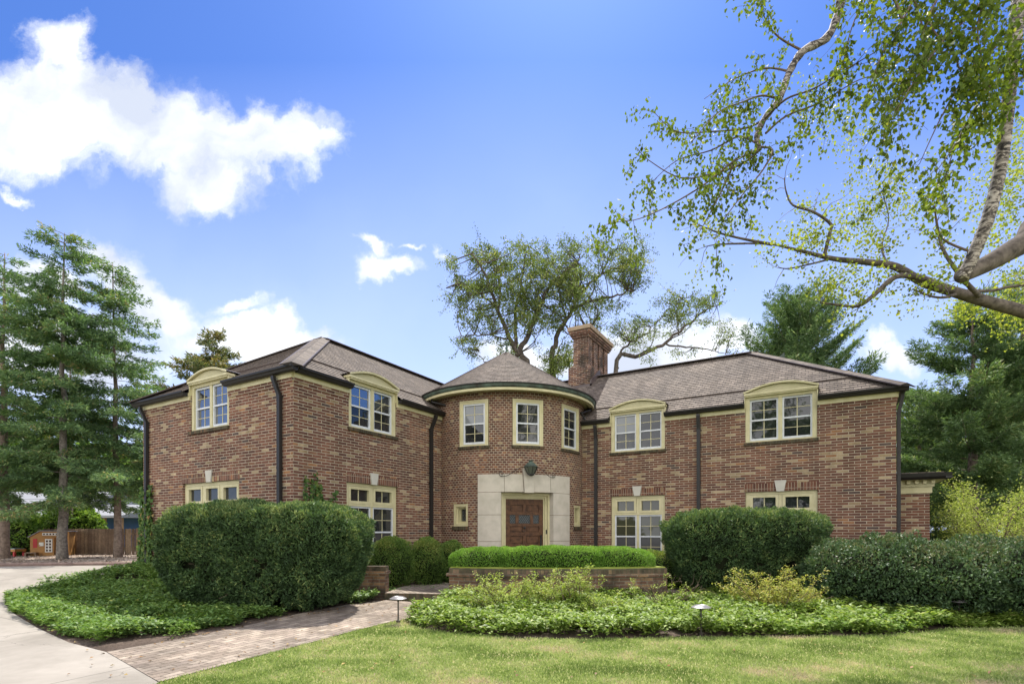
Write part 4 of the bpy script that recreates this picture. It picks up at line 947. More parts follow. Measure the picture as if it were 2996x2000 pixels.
# dead leaves and mulch chips by the fence
def chips():
    P = inside_pts([(p[0],p[1]) for p in mul], 9000); n = len(P); G = np.array([gh(x,y) for x,y in P])
    C = np.c_[P, G+.055] @ R3.T; D = np.c_[rng.normal(size=(n,2)), rng.normal(size=n)*.2]; N = np.c_[rng.normal(size=(n,2))*.3, np.ones(n)]
    leaves('bark_chips', C, D, N, rng.uniform(.04,.12,n), .04, leafmat('chip', [(0,(.12,.08,.06)),(.5,(.35,.27,.21)),(1,(.55,.45,.36))], .0), kind='stuff')
chips()

def litter():
    P = np.vstack([inside_pts(PATH_UP+PATH_LO, 70), inside_pts(drive[2:-3], 260), inside_pts(bedl, 120), inside_pts(lawn_near, 60), inside_pts([PATH_UP[0], PATH_UP[4], (PATH_UP[4][0]-.1,PATH_UP[4][1]-.25), (PATH_UP[0][0],PATH_UP[0][1]-.2)], 40)]); n = len(P)
    G = np.array([gh(x,y) for x,y in P]); C = np.c_[P, G+.03] @ R3.T; D = np.c_[rng.normal(size=(n,2)), rng.normal(size=n)*.15]; N = np.c_[rng.normal(size=(n,2))*.2, np.ones(n)]
    leaves('fallen_leaves', C, D, N, rng.uniform(.03,.07,n), .03, leafmat('fallen_leaf', [(0,(.10,.06,.03)),(.5,(.25,.14,.06)),(1,(.4,.3,.1))], .1), kind='stuff')
lawn_near = gp([(700,1950),(1185,1830),(2000,1870),(2600,1865),(2900,1980),(900,1990)])
litter()
# ------------------------------------------------------------ trees
def foliage_from(name, pts, nper, sp, L, W, mat, parent, down=0., var=None):
    P = np.repeat(np.array([tuple(p) for p in pts]), nper, 0); n = len(P); P = P+rng.normal(size=(n,3))*sp
    D = rng.normal(size=(n,3))+np.array([0,0,-down]); N = rng.normal(size=(n,3))
    return leaves(name, P, D, N, L*rng.uniform(.6,1.3,n), W*rng.uniform(.7,1.2,n), mat, parent, extra=var(n) if var else None)
def limb_tree(root, mb, limbs, mat, sub, tips, lv=2, wig=.22, grav=0., sides=7, ratio=.45, dens=1.0, thin=.35):
    """limbs: list of (points, r0, r1). side branches grow along them; tips collects leaf positions"""
    for pts, r0, r1, in limbs:
        S_ = spline(pts, 5); mb.tube(S_, taper_r(r0, r1, len(S_)), mat, sides)
        L = sum((S_[i+1]-S_[i]).length for i in range(len(S_)-1)); nb = max(2, int(sub*L*dens))
        for k in range(nb):
            f = thin+(1-thin)*(k+random.random())/nb; i = min(len(S_)-2, int(f*(len(S_)-1))); p = S_[i]; d = (S_[i+1]-S_[i]).normalized()
            rd = Vector((random.gauss(0,1),random.gauss(0,1),random.gauss(0,1)+.2)).normalized(); d2 = (d*.55+rd*.9)
            l = L*ratio*(1.15-f*.6)*random.uniform(.6,1.1); q = wander(p, d2, l, 6, wig, grav); r = max(.006, lerp(r0,r1,f)*.45)
            mb.tube(q, taper_r(r, .004, 7), mat, 5, False)
            tips += q[3:]
            if lv > 1:
                for j in range(int(3+l*2)):
                    i2 = random.randint(2,5); q2 = wander(q[i2], rdv(d2, .9), l*random.uniform(.3,.55), 5, wig*1.3, grav*1.6)
                    mb.tube(q2, taper_r(max(.004,r*.35), .002, 6), mat, 4, False); tips += q2[1:]
                    if lv > 2:
                        for _ in range(3):
                            q3 = wander(random.choice(q2[1:]), rdv(q2[-1]-q2[0], 1.2), l*.22, 4, wig*1.4, grav*2); mb.tube(q3, .0025, mat, 3, False); tips += q3[1:]

def conifer(name, base, H, rmax, z0, mat, label, cat='tree', group=None, n=26000, lean=(0,0), trunk_r=.2, bark=BARKR, L=.14, W=.035, droop=.25, whorl=.42, up=0., gap=.0, tipn=.15, prof=.85):
    root = empty(name, base, label=label, cat=cat, group=group); mb = MB(); B = Vector(base)
    ax = lambda t: B+Vector((lean[0]*t, lean[1]*t, H*t))
    T = [ax(i/14)+Vector((random.gauss(0,.02),random.gauss(0,.02),0)) for i in range(15)]
    T[0] = B-Vector((0,0,.4)); mb.tube(T, [trunk_r*(1-.93*i/14)*(1.25 if i == 0 else 1) for i in range(15)], bark, 10)
    C, D, N = [], [], []
    z = z0
    while z < H*.985:
        f = (z-z0)/(H-z0); rl = rmax*((1-f)**prof)*(1 if f > .12 else .6+3.3*f)+tipn
        for k in range(random.randint(4,6)):
            if random.random() < gap: continue
            a = random.uniform(0,2*math.pi); l = rl*random.uniform(.55,1.12); p = ax((z+random.uniform(-.25,.25))/H)
            d = Vector((math.cos(a),math.sin(a), up+.35*f-.05)); q = [p]; nseg = 8
            for i in range(nseg):
                t = i/nseg; dd = d+Vector((random.gauss(0,.06),random.gauss(0,.06),-droop*math.sin(t*2.6)*1.2+(.5*t*t))); q.append(q[-1]+dd.normalized()*(l/nseg))
            mb.tube(q, taper_r(max(.012,trunk_r*.16*(1-f)), .004, nseg+1), bark, 4, False)
            for i in range(1, nseg+1):
                t = i/nseg
                if t < .22: continue
                wd_ = l*.22*(1-t*.6)+.05; seg = q[i]-q[i-1]; sn_ = seg.normalized(); side = sn_.cross(Vector((0,0,1))).normalized(); m = max(3, int(10*wd_*(l/nseg)/.02*.06*8))
                for _ in range(m):
                    sd_ = random.uniform(-1,1); c = q[i-1]+seg*random.random()+side*sd_*wd_+Vector((0,0,-abs(sd_)*wd_*random.uniform(.1,.5)+random.gauss(0,.035)))
                    C.append(tuple(c)); D.append(tuple(sn_*random.uniform(.3,1)+side*(1 if sd_ > 0 else -1)*random.uniform(.2,1)+Vector((0,0,random.gauss(-.1,.3))))); 
        z += whorl*random.uniform(.75,1.2)*(1-.45*f)
    C, D = np.array(C), np.array(D)
    k = max(1, round(n/len(C)))
    C = np.repeat(C, k, 0); D = np.repeat(D, k, 0); m = len(C); C = C+rng.normal(size=(m,3))*.04; D = D+rng.normal(size=(m,3))*.3
    cl = vnoise(C[::1], .9, 2)*.35
    leaves('crown', C, D, rng.normal(size=(m,3))+np.array([0,0,.8]), L*rng.uniform(.6,1.4,m), W, mat, root, extra=np.clip(rng.beta(2,2.2,m)+cl,0,1))
    mb.build('trunk', root, True)
    return root
def base_at(px, py_dummy, Z): X = (px-CX)/F*Z; return tuple(c2w(X, Z, gh(X, Z)))
gL = 'tall spruces by the driveway at the left'
conifer('spruce_tree', base_at(8,0,19.5), 11.3, 3.6, 2.3, SPRUCE, 'leftmost tall spruce cut by the left edge of the picture', group=gL, n=64000, trunk_r=.19, lean=(.2,0), gap=.2, prof=.55, whorl=.48, droop=.4)
conifer('spruce_tree', base_at(183,0,19.0), 11.8, 3.5, 2.3, SPRUCE, 'tallest spruce at the left with a pale trunk standing before the playhouse', group=gL, n=68000, trunk_r=.165, bark=BARKG, lean=(.1,.0), gap=.24, prof=.52, whorl=.5, droop=.4)
conifer('spruce_tree', base_at(345,0,20.5), 11.5, 4.0, 2.6, SPRUCE, 'spruce nearest the house whose trunk leans in front of the wooden fence', group=gL, n=66000, trunk_r=.145, lean=(-.15,-.1), gap=.25, prof=.62, whorl=.48, droop=.35)
conifer('spruce_tree', base_at(204,0,23.5), 9.0, 2.2, 3.0, SPRUCE, 'dark thin spruce standing close behind the pale trunk', group=gL, n=22000, trunk_r=.14, gap=.3)
conifer('spruce_tree', base_at(622,0,34), 13.9, 5.0, 5.0, SPRUCEB, 'brownish spruce top showing above the left wing roof', n=46000, trunk_r=.2, gap=.05, L=.24, W=.07, prof=.62, whorl=.5)
conifer('pine_tree', base_at(2335,0,30), 14.8, 5.6, 4.0, PINE, 'soft green pine rising behind the right roof ridge', n=150000, trunk_r=.25, droop=-.1, up=.35, L=.2, W=.04, prof=.5)
conifer('pine_tree', base_at(2470,0,34), 10.5, 3.4, 4.0, PINE, 'low pine branch tips between roof end and the big right hand pines', n=12000, trunk_r=.2, droop=-.1, up=.25, L=.22, W=.035, prof=.5, gap=.4)
gR = 'pines at the right of the house'
conifer('pine_tree', base_at(2845,0,20), 10.2, 4.2, 1.6, PINE, 'large dark pine at the right with a reddish trunk above the yellow shrub', group=gR, n=130000, trunk_r=.24, droop=0, up=.12, L=.17, W=.03, prof=.55, gap=.1, whorl=.5)
conifer('pine_tree', base_at(2990,0,24), 13.0, 4.6, 2.0, PINE, 'tall pine cut by the right edge of the picture', group=gR, n=90000, trunk_r=.26, droop=0, up=.15, L=.2, W=.035, prof=.55, whorl=.55)
conifer('pine_tree', base_at(2690,0,27), 8.8, 4.0, .8, PINE, 'shorter pine right behind the low side wing', group=gR, n=70000, trunk_r=.2, droop=0, up=.12, L=.2, W=.035, prof=.55, whorl=.5)

def at_list(L): return [at(*p) for p in L]
# many-stemmed tree behind the tower
def willow(name, stems, base, label, nleaf, sub=.9, ratio=.42, L=.12, W=.05, sp=.22, bark=BARK):
    root = empty(name, base, label=label, cat='tree'); mb = MB(); tips = []
    limb_tree(root, mb, stems, bark, sub, tips, 2, .2, .02, ratio=ratio)
    k = max(1, round(nleaf/len(tips))); foliage_from('crown', tips, k, sp, L, W, LOCUST, root, .3)
    mb.build('trunk', root, True); return root
def spray_tree(name, stems, base, label, ell, ncl, per, Z, L=.13, W=.06, mat=LOCUST, sc=.5, bark=BARK):
    root = empty(name, base, label=label, cat='tree'); mb = MB(); lim = []
    for pts, r0, r1 in stems:
        Sx = spline(pts, 6); Sx = [p+Vector((random.gauss(0,.05),random.gauss(0,.05),random.gauss(0,.05))) if 0 < i else p for i, p in enumerate(Sx)]
        mb.tube(Sx, taper_r(r0*.66, r1*.6, len(Sx)), bark, 7); lim += [(p, lerp(r0,r1,i/len(Sx))) for i, p in enumerate(Sx) if i > 3]
    wts = [e[2]*e[3]*(e[4] if len(e) > 4 else 1) for e in ell]; C, D, N, V = [], [], [], []
    for k in range(ncl):
        e = random.choices(ell, wts)[0]; a = random.uniform(0,2*math.pi); r = math.sqrt(random.random())
        c = at(e[0]+e[2]*r*math.cos(a), e[1]+e[3]*r*math.sin(a), Z+random.gauss(0,1)*max(e[2],60)/F*Z*.7)
        b_, rb = min(lim, key=lambda q: (q[0]-c).length+.6*max(0, q[0].z-c.z)); d = c-b_; n = 7
        mid = b_+d*.5+Vector((random.gauss(0,.12)*d.length, random.gauss(0,.12)*d.length, -.06*d.length)); tw = spline([b_, mid, c], 3)
        mb.tube(tw, taper_r(min(.05,.012+.012*d.length), .006, len(tw)), bark, 4, False)
        v0 = random.gauss(0,.16); out = d.normalized() if d.length > .2 else Vector((0,0,1))
        for j in range(random.randint(3,5)):
            q = wander(tw[-1-random.randint(0,2)], rdv(out, .8), sc*random.uniform(.7,1.9), 5, .3, -.05); mb.tube(q, taper_r(.01,.003,6), bark, 3, False)
            m = max(4, int(per/4*random.uniform(.5,1.4)))
            for _ in range(m):
                p = random.choice(q[1:]); C.append((p.x+random.gauss(0,.11), p.y+random.gauss(0,.11), p.z+random.gauss(0,.075)-.03)); V.append(v0)
    m = len(C); D = rng.normal(size=(m,3))-np.array([0,0,.5])
    leaves('crown', np.array(C), D, rng.normal(size=(m,3)), L*rng.uniform(.6,1.3,m), W*rng.uniform(.7,1.2,m), mat, root, extra=np.clip(rng.beta(2,2.2,m)+np.array(V),0,1)); mb.build('trunk', root, True); return root
Zt = 29
b0 = base_at(1560,0,Zt); B0 = (b0[0], b0[1], b0[2]-.3)
spray_tree('willow_tree', [
    ([B0, at(1545,1100,Zt), at(1505,1020,Zt), at(1455,900,Zt), at(1420,800,Zt-1), at(1385,745,Zt-1.5)], .30, .05),
    ([at(1512,1040,Zt), at(1565,940,Zt), at(1600,850,Zt+.5), at(1660,790,Zt+.5), at(1700,745,Zt+1)], .24, .05),
    ([at(1505,1020,Zt), at(1510,900,Zt+1), at(1530,800,Zt+1), at(1540,720,Zt+1.5)], .18, .04),
    ([at(1460,920,Zt), at(1462,800,Zt+1), at(1465,735,Zt+1.5)], .12, .04),
    ([at(1455,900,Zt), at(1400,860,Zt-1), at(1335,830,Zt-1.5)], .09, .03), ([at(1490,990,Zt), at(1400,980,Zt-1), at(1330,985,Zt-1.5)], .08, .02), ([at(1545,1100,Zt),at(1430,1060,Zt),at(1395,1030,Zt)], .07, .02)],
    b0, 'many stemmed leafy tree rising behind the tower roof, left of the chimney', [(1385,790,75,85),(1530,765,110,65),(1470,870,110,95),(1370,880,60,60),(1360,1000,60,30,.6),(1450,1010,80,55,.8),(1560,880,90,90),(1440,760,60,50)], 230, 110, Zt)
b0 = base_at(1617,0,Zt+1); B0 = (b0[0], b0[1], b0[2]-.3)
spray_tree('willow_tree', [
    ([B0, at(1613,1100,Zt+1), at(1625,1000,Zt+1), at(1665,920,Zt+1), at(1720,880,Zt+1), at(1790,870,Zt), at(1850,850,Zt)], .30, .05),
    ([at(1665,920,Zt+1), at(1700,860,Zt+1), at(1760,800,Zt+1), at(1815,780,Zt+2), at(1880,760,Zt+2)], .15, .04), ([at(1760,800,Zt+1), at(1790,740,Zt+1), at(1815,710,Zt+1)], .08, .03),
    ([at(1720,880,Zt+1), at(1740,820,Zt+1), at(1690,770,Zt+1)], .08, .03), ([at(1640,960,Zt+1), at(1690,980,Zt), at(1780,940,Zt)], .06, .02), ([at(1613,1100,Zt+1), at(1640,1010,Zt+2), at(1660,980,Zt+2)], .07, .02)],
    b0, 'tree with a bare curved stem just left of the chimney, crown spreading over it', [(1670,775,110,70),(1820,745,75,60),(1760,840,110,60),(1650,870,80,70),(1640,1030,45,50),(1870,790,45,45),(1700,940,90,35,.6),(1640,1060,40,40)], 190, 110, Zt)
b0 = base_at(1800,0,Zt+2); B0 = (b0[0], b0[1], b0[2]-.3)
spray_tree('willow_tree', [
    ([B0, at(1800,1090,Zt+2), at(1870,1040,Zt+2), at(1950,1000,Zt+2), at(2010,950,Zt+2), at(2070,905,Zt+2), at(2110,890,Zt+2)], .24, .04),
    ([at(1800,1090,Zt+2), at(1815,1030,Zt+2), at(1850,1000,Zt+2), at(1905,960,Zt+2), at(1960,890,Zt+2)], .13, .03),
    ([at(1940,1010,Zt+2), at(2020,1015,Zt+2), at(2080,1025,Zt+2), at(2130,1040,Zt+2)], .09, .02), ([at(1985,980,Zt+2), at(1980,900,Zt+2), at(1985,870,Zt+2)], .06, .02)],
    b0, 'leaning spreading tree right of the chimney with long bare limbs', [(1990,880,80,30),(2085,880,45,25),(1900,940,80,45,.7),(1830,970,60,45,.7),(2120,1000,50,50,.4),(1960,1030,120,25,.5),(2040,940,70,30,.5)], 95, 80, Zt+2)
# birch at the upper right (trunk stands outside the picture)
root = empty('birch_tree', tuple(c2w(9.5,6.0,-.4)), label='birch whose white stem and drooping leafy limbs hang in from the upper right', cat='tree')
mb = MB(); tips = []; Zb = 6.6
A = [c2w(9.4,6.2,-.5), c2w(9.0,6.3,2.5), at(3120,660,7.0), at(2990,715,6.9), at(2900,765,6.8), at(2810,808,6.7)]
S_ = spline(A, 5); mb.tube(S_, [max(.085,.2-.115*i/(len(S_)-1)) for i in range(len(S_))], BARK, 10)
Bst = [at(2815,815,6.7), at(2850,740,6.65), at(2890,640,6.6), at(2925,500,6.6), at(2945,350,6.6), at(2960,200,6.6), at(2975,60,6.6), at(2960,-120,6.8), at(2800,-300,7.2), at(2600,-220,7.6), at(2470,-80,7.9)]
S_ = spline(Bst, 6); mb.tube(S_, [.072 if i < 45 else .062 for i in range(len(S_))], BIRCH, 10)
Cst = [at(2470,-80,7.9), at(2455,30,8), at(2420,110,8), at(2350,150,8), at(2310,210,8), at(2280,290,8), at(2235,350,8), at(2215,400,8), at(2222,440,8)]
S_ = spline(Cst, 6); mb.tube(S_, [(.064-.026*i/(len(S_)-1))*(1+.12*math.sin(i*1.7)) for i in range(len(S_))], BIRCH, 10)
bl = []
def hang(pts, r=.018, sub=5.0, ln=.9, gr=-.10, lv=1):
    Sx = spline(pts, 5); mb.tube(Sx, taper_r(r, .004, len(Sx)), TWIG, 5)
    L = sum((Sx[i+1]-Sx[i]).length for i in range(len(Sx)-1))
    for k in range(int(sub*L)):
        i = random.randint(2, len(Sx)-1); q = wander(Sx[i], rdv(Sx[i]-Sx[max(0,i-2)], .8)+Vector((0,0,-.15)), ln*random.uniform(.4,1), 7, .16, gr); mb.tube(q, taper_r(.004,.0015,8), TWIG, 3, False); bl.extend(q[1:])
Z8 = 8.0
for pts in ([at(2222,440,Z8),at(2150,470,Z8-.2),at(2060,540,Z8-.4),at(1960,600,Z8-.6),at(1870,640,Z8-.8),at(1800,650,Z8-.8)],
            [at(2235,350,Z8),at(2180,375,Z8+.2),at(2080,385,Z8+.4),at(1980,385,Z8+.4),at(1915,330,Z8+.4)],
            [at(2222,440,Z8),at(2170,480,Z8),at(2080,510,Z8+.2),at(1990,520,Z8+.2),at(1900,470,Z8+.2),at(1860,430,Z8)],
            [at(2225,430,Z8),at(2260,440,Z8-.2),at(2230,500,Z8-.4),at(2180,560,Z8-.5),at(2120,640,Z8-.6),at(2090,700,Z8-.6)],
            [at(2310,210,Z8),at(2240,200,Z8+.3),at(2150,230,Z8+.6),at(2060,290,Z8+.7)],
            [at(2280,290,Z8),at(2230,280,Z8-.3),at(2170,300,Z8-.5),at(2100,330,Z8-.6),at(2020,420,Z8-.7)],
            [at(2350,150,Z8),at(2280,110,Z8),at(2240,60,Z8),at(2230,0,Z8)],
            [at(2235,350,Z8),at(2300,290,Z8-.5),at(2380,260,Z8-.8),at(2480,200,Z8-1.2),at(2600,130,Z8-1.5)],
            [at(2240,390,Z8),at(2300,340,Z8),at(2400,300,Z8),at(2500,240,Z8),at(2560,220,Z8)],
            [at(2150,470,Z8-.2),at(2120,540,Z8-.3),at(2090,600,Z8-.4),at(2040,690,Z8-.4)],
            [at(2215,420,Z8),at(2160,400,Z8+.5),at(2080,440,Z8+.6),at(1980,470,Z8+.7),at(1900,540,Z8+.7)]):
    hang(pts)
Zc = 6.2
for pts in ([at(2960,-120,6.8),at(2860,20,6.2),at(2760,120,6.0),at(2680,230,5.9),at(2620,330,5.8)],
            [at(2970,80,6.6),at(2900,150,6.3),at(2820,230,6.1),at(2750,350,6.0),at(2690,480,6.0)],
            [at(2800,-300,7.2),at(2700,-60,6.6),at(2640,60,6.4),at(2580,160,6.3),at(2540,270,6.2)],
            [at(2965,160,6.6),at(2920,200,6.4),at(2850,320,6.2),at(2790,430,6.1),at(2740,500,6.1)],
            [at(2960,-120,6.8),at(3050,0,6.4),at(3010,120,6.2),at(2990,240,6.1)],
            [at(2600,-220,7.6),at(2560,-60,7.2),at(2500,60,7.0),at(2470,160,6.9)],
            [at(2900,-260,7.0),at(2780,-60,6.4),at(2720,60,6.2),at(2800,180,6.0),at(2840,330,6.0)],
            [at(2950,300,6.6),at(2880,330,6.5),at(2800,420,6.4),at(2760,540,6.3)],
            [at(2840,-280,7.0),at(2900,-100,6.2),at(2860,80,5.9),at(2890,250,5.9)],
            [at(2740,-270,7.3),at(2660,-80,6.8),at(2700,90,6.6),at(2660,220,6.5),at(2600,300,6.5)]):
    hang(pts, sub=5.5, ln=.8, gr=-.12)
for pts in ([at(2640,60,6.4),at(2600,-20,6.4),at(2500,-40,6.5),at(2380,-20,7)],[at(2850,740,6.65),at(2760,700,6.9),at(2740,640,7),at(2735,600,7)]): hang(pts, sub=3, ln=.4)
n_ = len(bl); P = np.array([tuple(p) for p in bl]); k = 5; P = np.repeat(P,k,0); m = len(P); P += rng.normal(size=(m,3))*.055
leaves('crown', P, np.c_[rng.normal(size=(m,2))*.7, -np.abs(rng.normal(size=m))-.4], rng.normal(size=(m,3)), np.where(rng.random(m) < .6, .072, .058)*rng.uniform(.7,1.2,m), .05, BIRCHL, root)
mb.build('trunk', root, True)
# maple limbs at the right
root = empty('maple_tree', tuple(c2w(13.5,9.5,-.4)), label='maple whose long bare grey limb reaches left across the sky over the right wing', cat='tree')
mb = MB(); tips = []; Zm = 9.6
A = [c2w(13.2,9.6,-.5), c2w(12.5,9.7,3.0), at(3100,950,9.8), at(2996,912,9.7), at(2880,880,9.6), at(2780,850,Zm), at(2700,825,Zm), at(2620,780,Zm), at(2540,767,Zm), at(2440,757,Zm), at(2340,733,Zm), at(2260,715,Zm), at(2180,712,Zm)]
S_ = spline(A, 5); mb.tube(S_, [max(.016,.145*(1-i/(len(S_)-1))**.9) if i > 10 else .2 for i in range(len(S_))], BARK, 10)
L2 = [([at(2260,715,Zm),at(2180,700,Zm),at(2100,680,Zm),at(2040,655,Zm)], .03, .008), ([at(2180,712,Zm),at(2100,715,Zm),at(2060,722,Zm)], .02, .006),
      ([at(2410,755,Zm),at(2428,680,Zm),at(2430,655,Zm),at(2380,620,Zm),at(2320,600,Zm),at(2300,560,Zm),at(2295,520,Zm)], .035, .008),
      ([at(2430,757,Zm),at(2380,770,Zm),at(2310,785,Zm),at(2280,783,Zm)], .02, .008),
      ([at(2740,835,Zm),at(2690,812,Zm-.3),at(2620,810,Zm-.4),at(2560,860,Zm-.5),at(2510,895,Zm-.5),at(2440,890,Zm-.5),at(2400,885,Zm-.5)], .06, .012),
      ([at(2560,860,Zm-.5),at(2525,890,Zm-.5)], .02, .008), ([at(2800,860,Zm),at(2760,870,Zm-.3),at(2720,865,Zm-.3),at(2670,845,Zm-.3)], .03, .012),
      ([at(2830,850,Zm),at(2900,850,Zm),at(2960,838,Zm),at(3050,830,Zm)], .03, .02), ([at(2870,870,Zm),at(2830,830,Zm-.6),at(2790,780,Zm-1.2),at(2755,720,Zm-1.2),at(2740,650,Zm-1),at(2735,600,Zm-1)], .045, .008),
      ([at(2830,830,Zm-.6),at(2805,815,Zm-.7)], .04, .03), ([at(2600,780,Zm),at(2580,720,Zm+.5),at(2600,640,Zm+1),at(2580,560,Zm+1)], .02, .006)]
for pts, r0, r1 in L2:
    Sx = spline(pts, 5); mb.tube(Sx, taper_r(r0, r1, len(Sx)), BARK, 6)
    L = sum((Sx[i+1]-Sx[i]).length for i in range(len(Sx)-1))
    for k in range(int(5.5*L)+1):
        i = random.randint(2,len(Sx)-1); q = wander(Sx[i], rdv(Sx[i]-Sx[max(0,i-2)], .9)+Vector((0,0,.35)), random.uniform(.3,.8), 6, .25, .02); mb.tube(q, taper_r(.007,.002,7), BARKG, 3, False)
        if random.random() < .62: tips += q[3:]
bare = tips; P = [tuple(p) for p in tips]
for (px, py, rx, ry, n, dz) in ((2600,520,90,60,60,1.5),(2480,620,70,50,40,1),(2650,610,60,40,36,1),(2480,820,70,45,60,0),(2540,690,60,40,30,.5),(2420,700,60,30,30,0),(2330,690,70,25,30,0),(2400,300,100,60,34,2),(2480,380,90,60,34,2),(2950,480,60,120,130,1.5),(2930,640,60,60,30,1.5),(2960,800,60,40,26,1.5),(2900,700,60,60,26,1.5),(2620,880,40,30,10,.5),(2830,900,80,30,60,1.5),(2960,920,60,60,60,2),(2900,560,60,60,36,1.5)):
    for _ in range(n): P.append(tuple(at(px+random.gauss(0,rx*.6), py+random.gauss(0,ry*.6), Zm+dz+random.gauss(0,.6))))
P = np.repeat(np.array(P), 9, 0); m = len(P); P += rng.normal(size=(m,3))*.10
leaves('crown', P, rng.normal(size=(m,3))-np.array([0,0,.3]), rng.normal(size=(m,3)), .06*rng.uniform(.6,1.2,m), .05, MAPLE, root)
mb.build('trunk', root, True)
# yellow-green spreading shrub at the right
root = empty('yellow_shrub', base_at(2900,0,13.2), label='bright yellow green spreading shrub at the right edge in front of the dark pines', cat='shrub')
mb = MB(); tips = []; g0 = Vector(base_at(2920,0,13.2))
for k in range(16):
    tgt = at(random.uniform(2770,3080), random.uniform(1415,1600), 13.2+random.uniform(-1.2,1.2)); mid = g0.lerp(tgt,.5)+Vector((random.gauss(0,.2),random.gauss(0,.2),.35))
    Sx = spline([g0, mid, tgt], 4); mb.tube(Sx, taper_r(.03,.008,len(Sx)), TWIG, 5)
    for _ in range(9):
        q = wander(random.choice(Sx[4:]), rdv(tgt-mid, .9), random.uniform(.3,.8), 5, .25, -.03); mb.tube(q, .004, TWIG, 3, False); tips += q[1:]
foliage_from('foliage', tips, 15, .12, .06, .03, YELL, root, .2); mb.build('stem', root, True)
# background broadleaf trees
def blob_tree(name, px, Z, H, rx, z0, mat, label, n, L=.22, W=.14, group=None, nb=11):
    base = base_at(px,0,Z); root = empty(name, base, label=label, cat='tree', group=group); mb = MB(); B = Vector(base); tips = []
    T = [B-Vector((0,0,.3)), B+Vector((0,0,H*.3)), B+Vector((random.gauss(0,.3),random.gauss(0,.3),H*.6))]
    limbs = [(T, .22*H/9, .1*H/9)]
    for k in range(nb):
        a = 2*math.pi*k/nb+random.random(); e = random.uniform(.15,1); p = T[1].lerp(T[2], random.random()); q = B+Vector((math.cos(a)*rx*random.uniform(.5,1)*(1.1-e*.5), math.sin(a)*rx*random.uniform(.5,1)*(1.1-e*.5), z0+(H-z0)*e))
        limbs.append(([p, p.lerp(q,.5)+Vector((0,0,.3)), q], .08, .02))
    limb_tree(root, mb, limbs, BARK, .9, tips, 2, .25, 0, ratio=.45, sides=6, thin=.3)
    k = max(1, round(n/len(tips))); foliage_from('crown', tips, k, .32, L, W, mat, root, .2); mb.build('trunk', root, True)
gB = 'broadleaf trees behind the blue house'
for (px,Z,H,rx,lab) in ((-60,44,9.5,5,'broad green tree behind the left end of the blue house roof'),(110,48,10,5.5,'broad green tree behind the middle of the blue house roof'),(260,46,9.0,5,'broad green tree behind the right end of the blue house roof'),(390,44,8.2,4.5,'bright green tree in the gap between the fence and the left wing')):
    blob_tree('broadleaf_tree', px, Z, H, rx, 1.2, BROAD, lab, 14000, .3, .2, gB)
blob_tree('broadleaf_tree', 2700, 36, 11, 5, 1.5, YELL, 'yellow green tree glowing between the pines behind the right corner', 12000, .22, .14)
blob_tree('broadleaf_tree', 2960, 34, 13, 5, 2, YELL, 'yellow leaved tree top at the right edge above the pines', 14000, .22, .14)
blob_tree('broadleaf_tree', 2860, 44, 8, 6, .5, BROAD, 'dark green tree filling the gap low behind the right hand pines', 12000, .3, .2)
o = (.5,-17.0,-.5)
def rear_tree():
    global base_at
    keep = base_at; base_at = lambda a, b, c: (-1.5,-17.0,-.6)
    blob_tree('broadleaf_tree', 0, 0, 13, 6.5, 3, BROAD, 'large tree across the lawn, showing only as the dark reflection in the right wing windows', 16000, .3, .2, nb=13)
    base_at = keep
rear_tree()
# shrub behind the playhouse
hedge('broadleaf_shrub', [(-20.7,22.1,-.1,1.6,.85,.45,2.2),(-20.1,24.0,-.1,2.15,1.5,.8,2.2),(-22.2,23.6,-.1,1.9,1.3,.8,2.2)], 16000, .13, .07, BROAD, 'leafy green bush behind and left of the playhouse', rough=.25, fuzz=1.2)
# azaleas and bare twiggy shrub in the bed
def azalea(name, px, Z, w, h, mat, label, nst=14, leafn=10, flat=.5, bare=False, ground=None):
    X = (px-CX)/F*Z; g0 = c2w(X, Z, gh(X,Z)-.02); root = empty(name, tuple(g0), label=label, cat='shrub'); mb = MB(); tips = []
    for k in range(nst):
        a = random.uniform(0,2*math.pi); rr = w*math.sqrt(random.random()); e = h*(1-.45*(rr/w)**2)*random.uniform(.55,1.0)
        tgt = g0+Vector((CT*math.cos(a)*rr-ST*math.sin(a)*rr*flat, ST*math.cos(a)*rr+CT*math.sin(a)*rr*flat, e)); mid = g0.lerp(tgt,.5)+Vector((random.gauss(0,.05),random.gauss(0,.05),-.02))
        Sx = spline([g0, mid, tgt], 4); mb.tube(Sx, taper_r(.011,.004,len(Sx)), TWIG, 4)
        for _ in range(5):
            q = wander(random.choice(Sx[3:]), rdv(tgt-mid, .7), random.uniform(.1,.28), 4, .3, .03); mb.tube(q, .0025, TWIG, 3, False)
            if not bare or random.random() < .25: tips += q[1:]
    if tips: 
        P = np.repeat(np.array([tuple(p) for p in tips]), leafn, 0); m = len(P); P += rng.normal(size=(m,3))*np.array([.035,.035,.018])
        leaves('foliage', P, np.c_[rng.normal(size=(m,2)), rng.normal(size=m)*.35+.15], np.c_[rng.normal(size=(m,2))*.4, np.ones(m)], .045*rng.uniform(.6,1.3,m), .019, mat, root)
    mb.build('stem', root, True)
azalea('azalea_shrub', 1490, 9.2, .85, .74, AZAL, 'widest yellow green azalea, at the left in front of the planter', 26, 11)
azalea('azalea_shrub', 1665, 9.4, .6, .86, AZAL, 'taller yellow green azalea before the middle of the planter', 20, 11)
azalea('azalea_shrub', 1780, 9.0, .5, .34, AZAL, 'low sparse azalea between the planter and the middle path light', 11, 7)
azalea('azalea_shrub', 1945, 9.6, .8, .78, AZAL, 'nearly bare twiggy shrub at the right end of the planter', 15, 6, bare=True)
azalea('azalea_shrub', 2265, 9.1, 1.0, .80, AZALR, 'layered azalea with yellow and red tinged leaves before the flat topped yew', 36, 10)
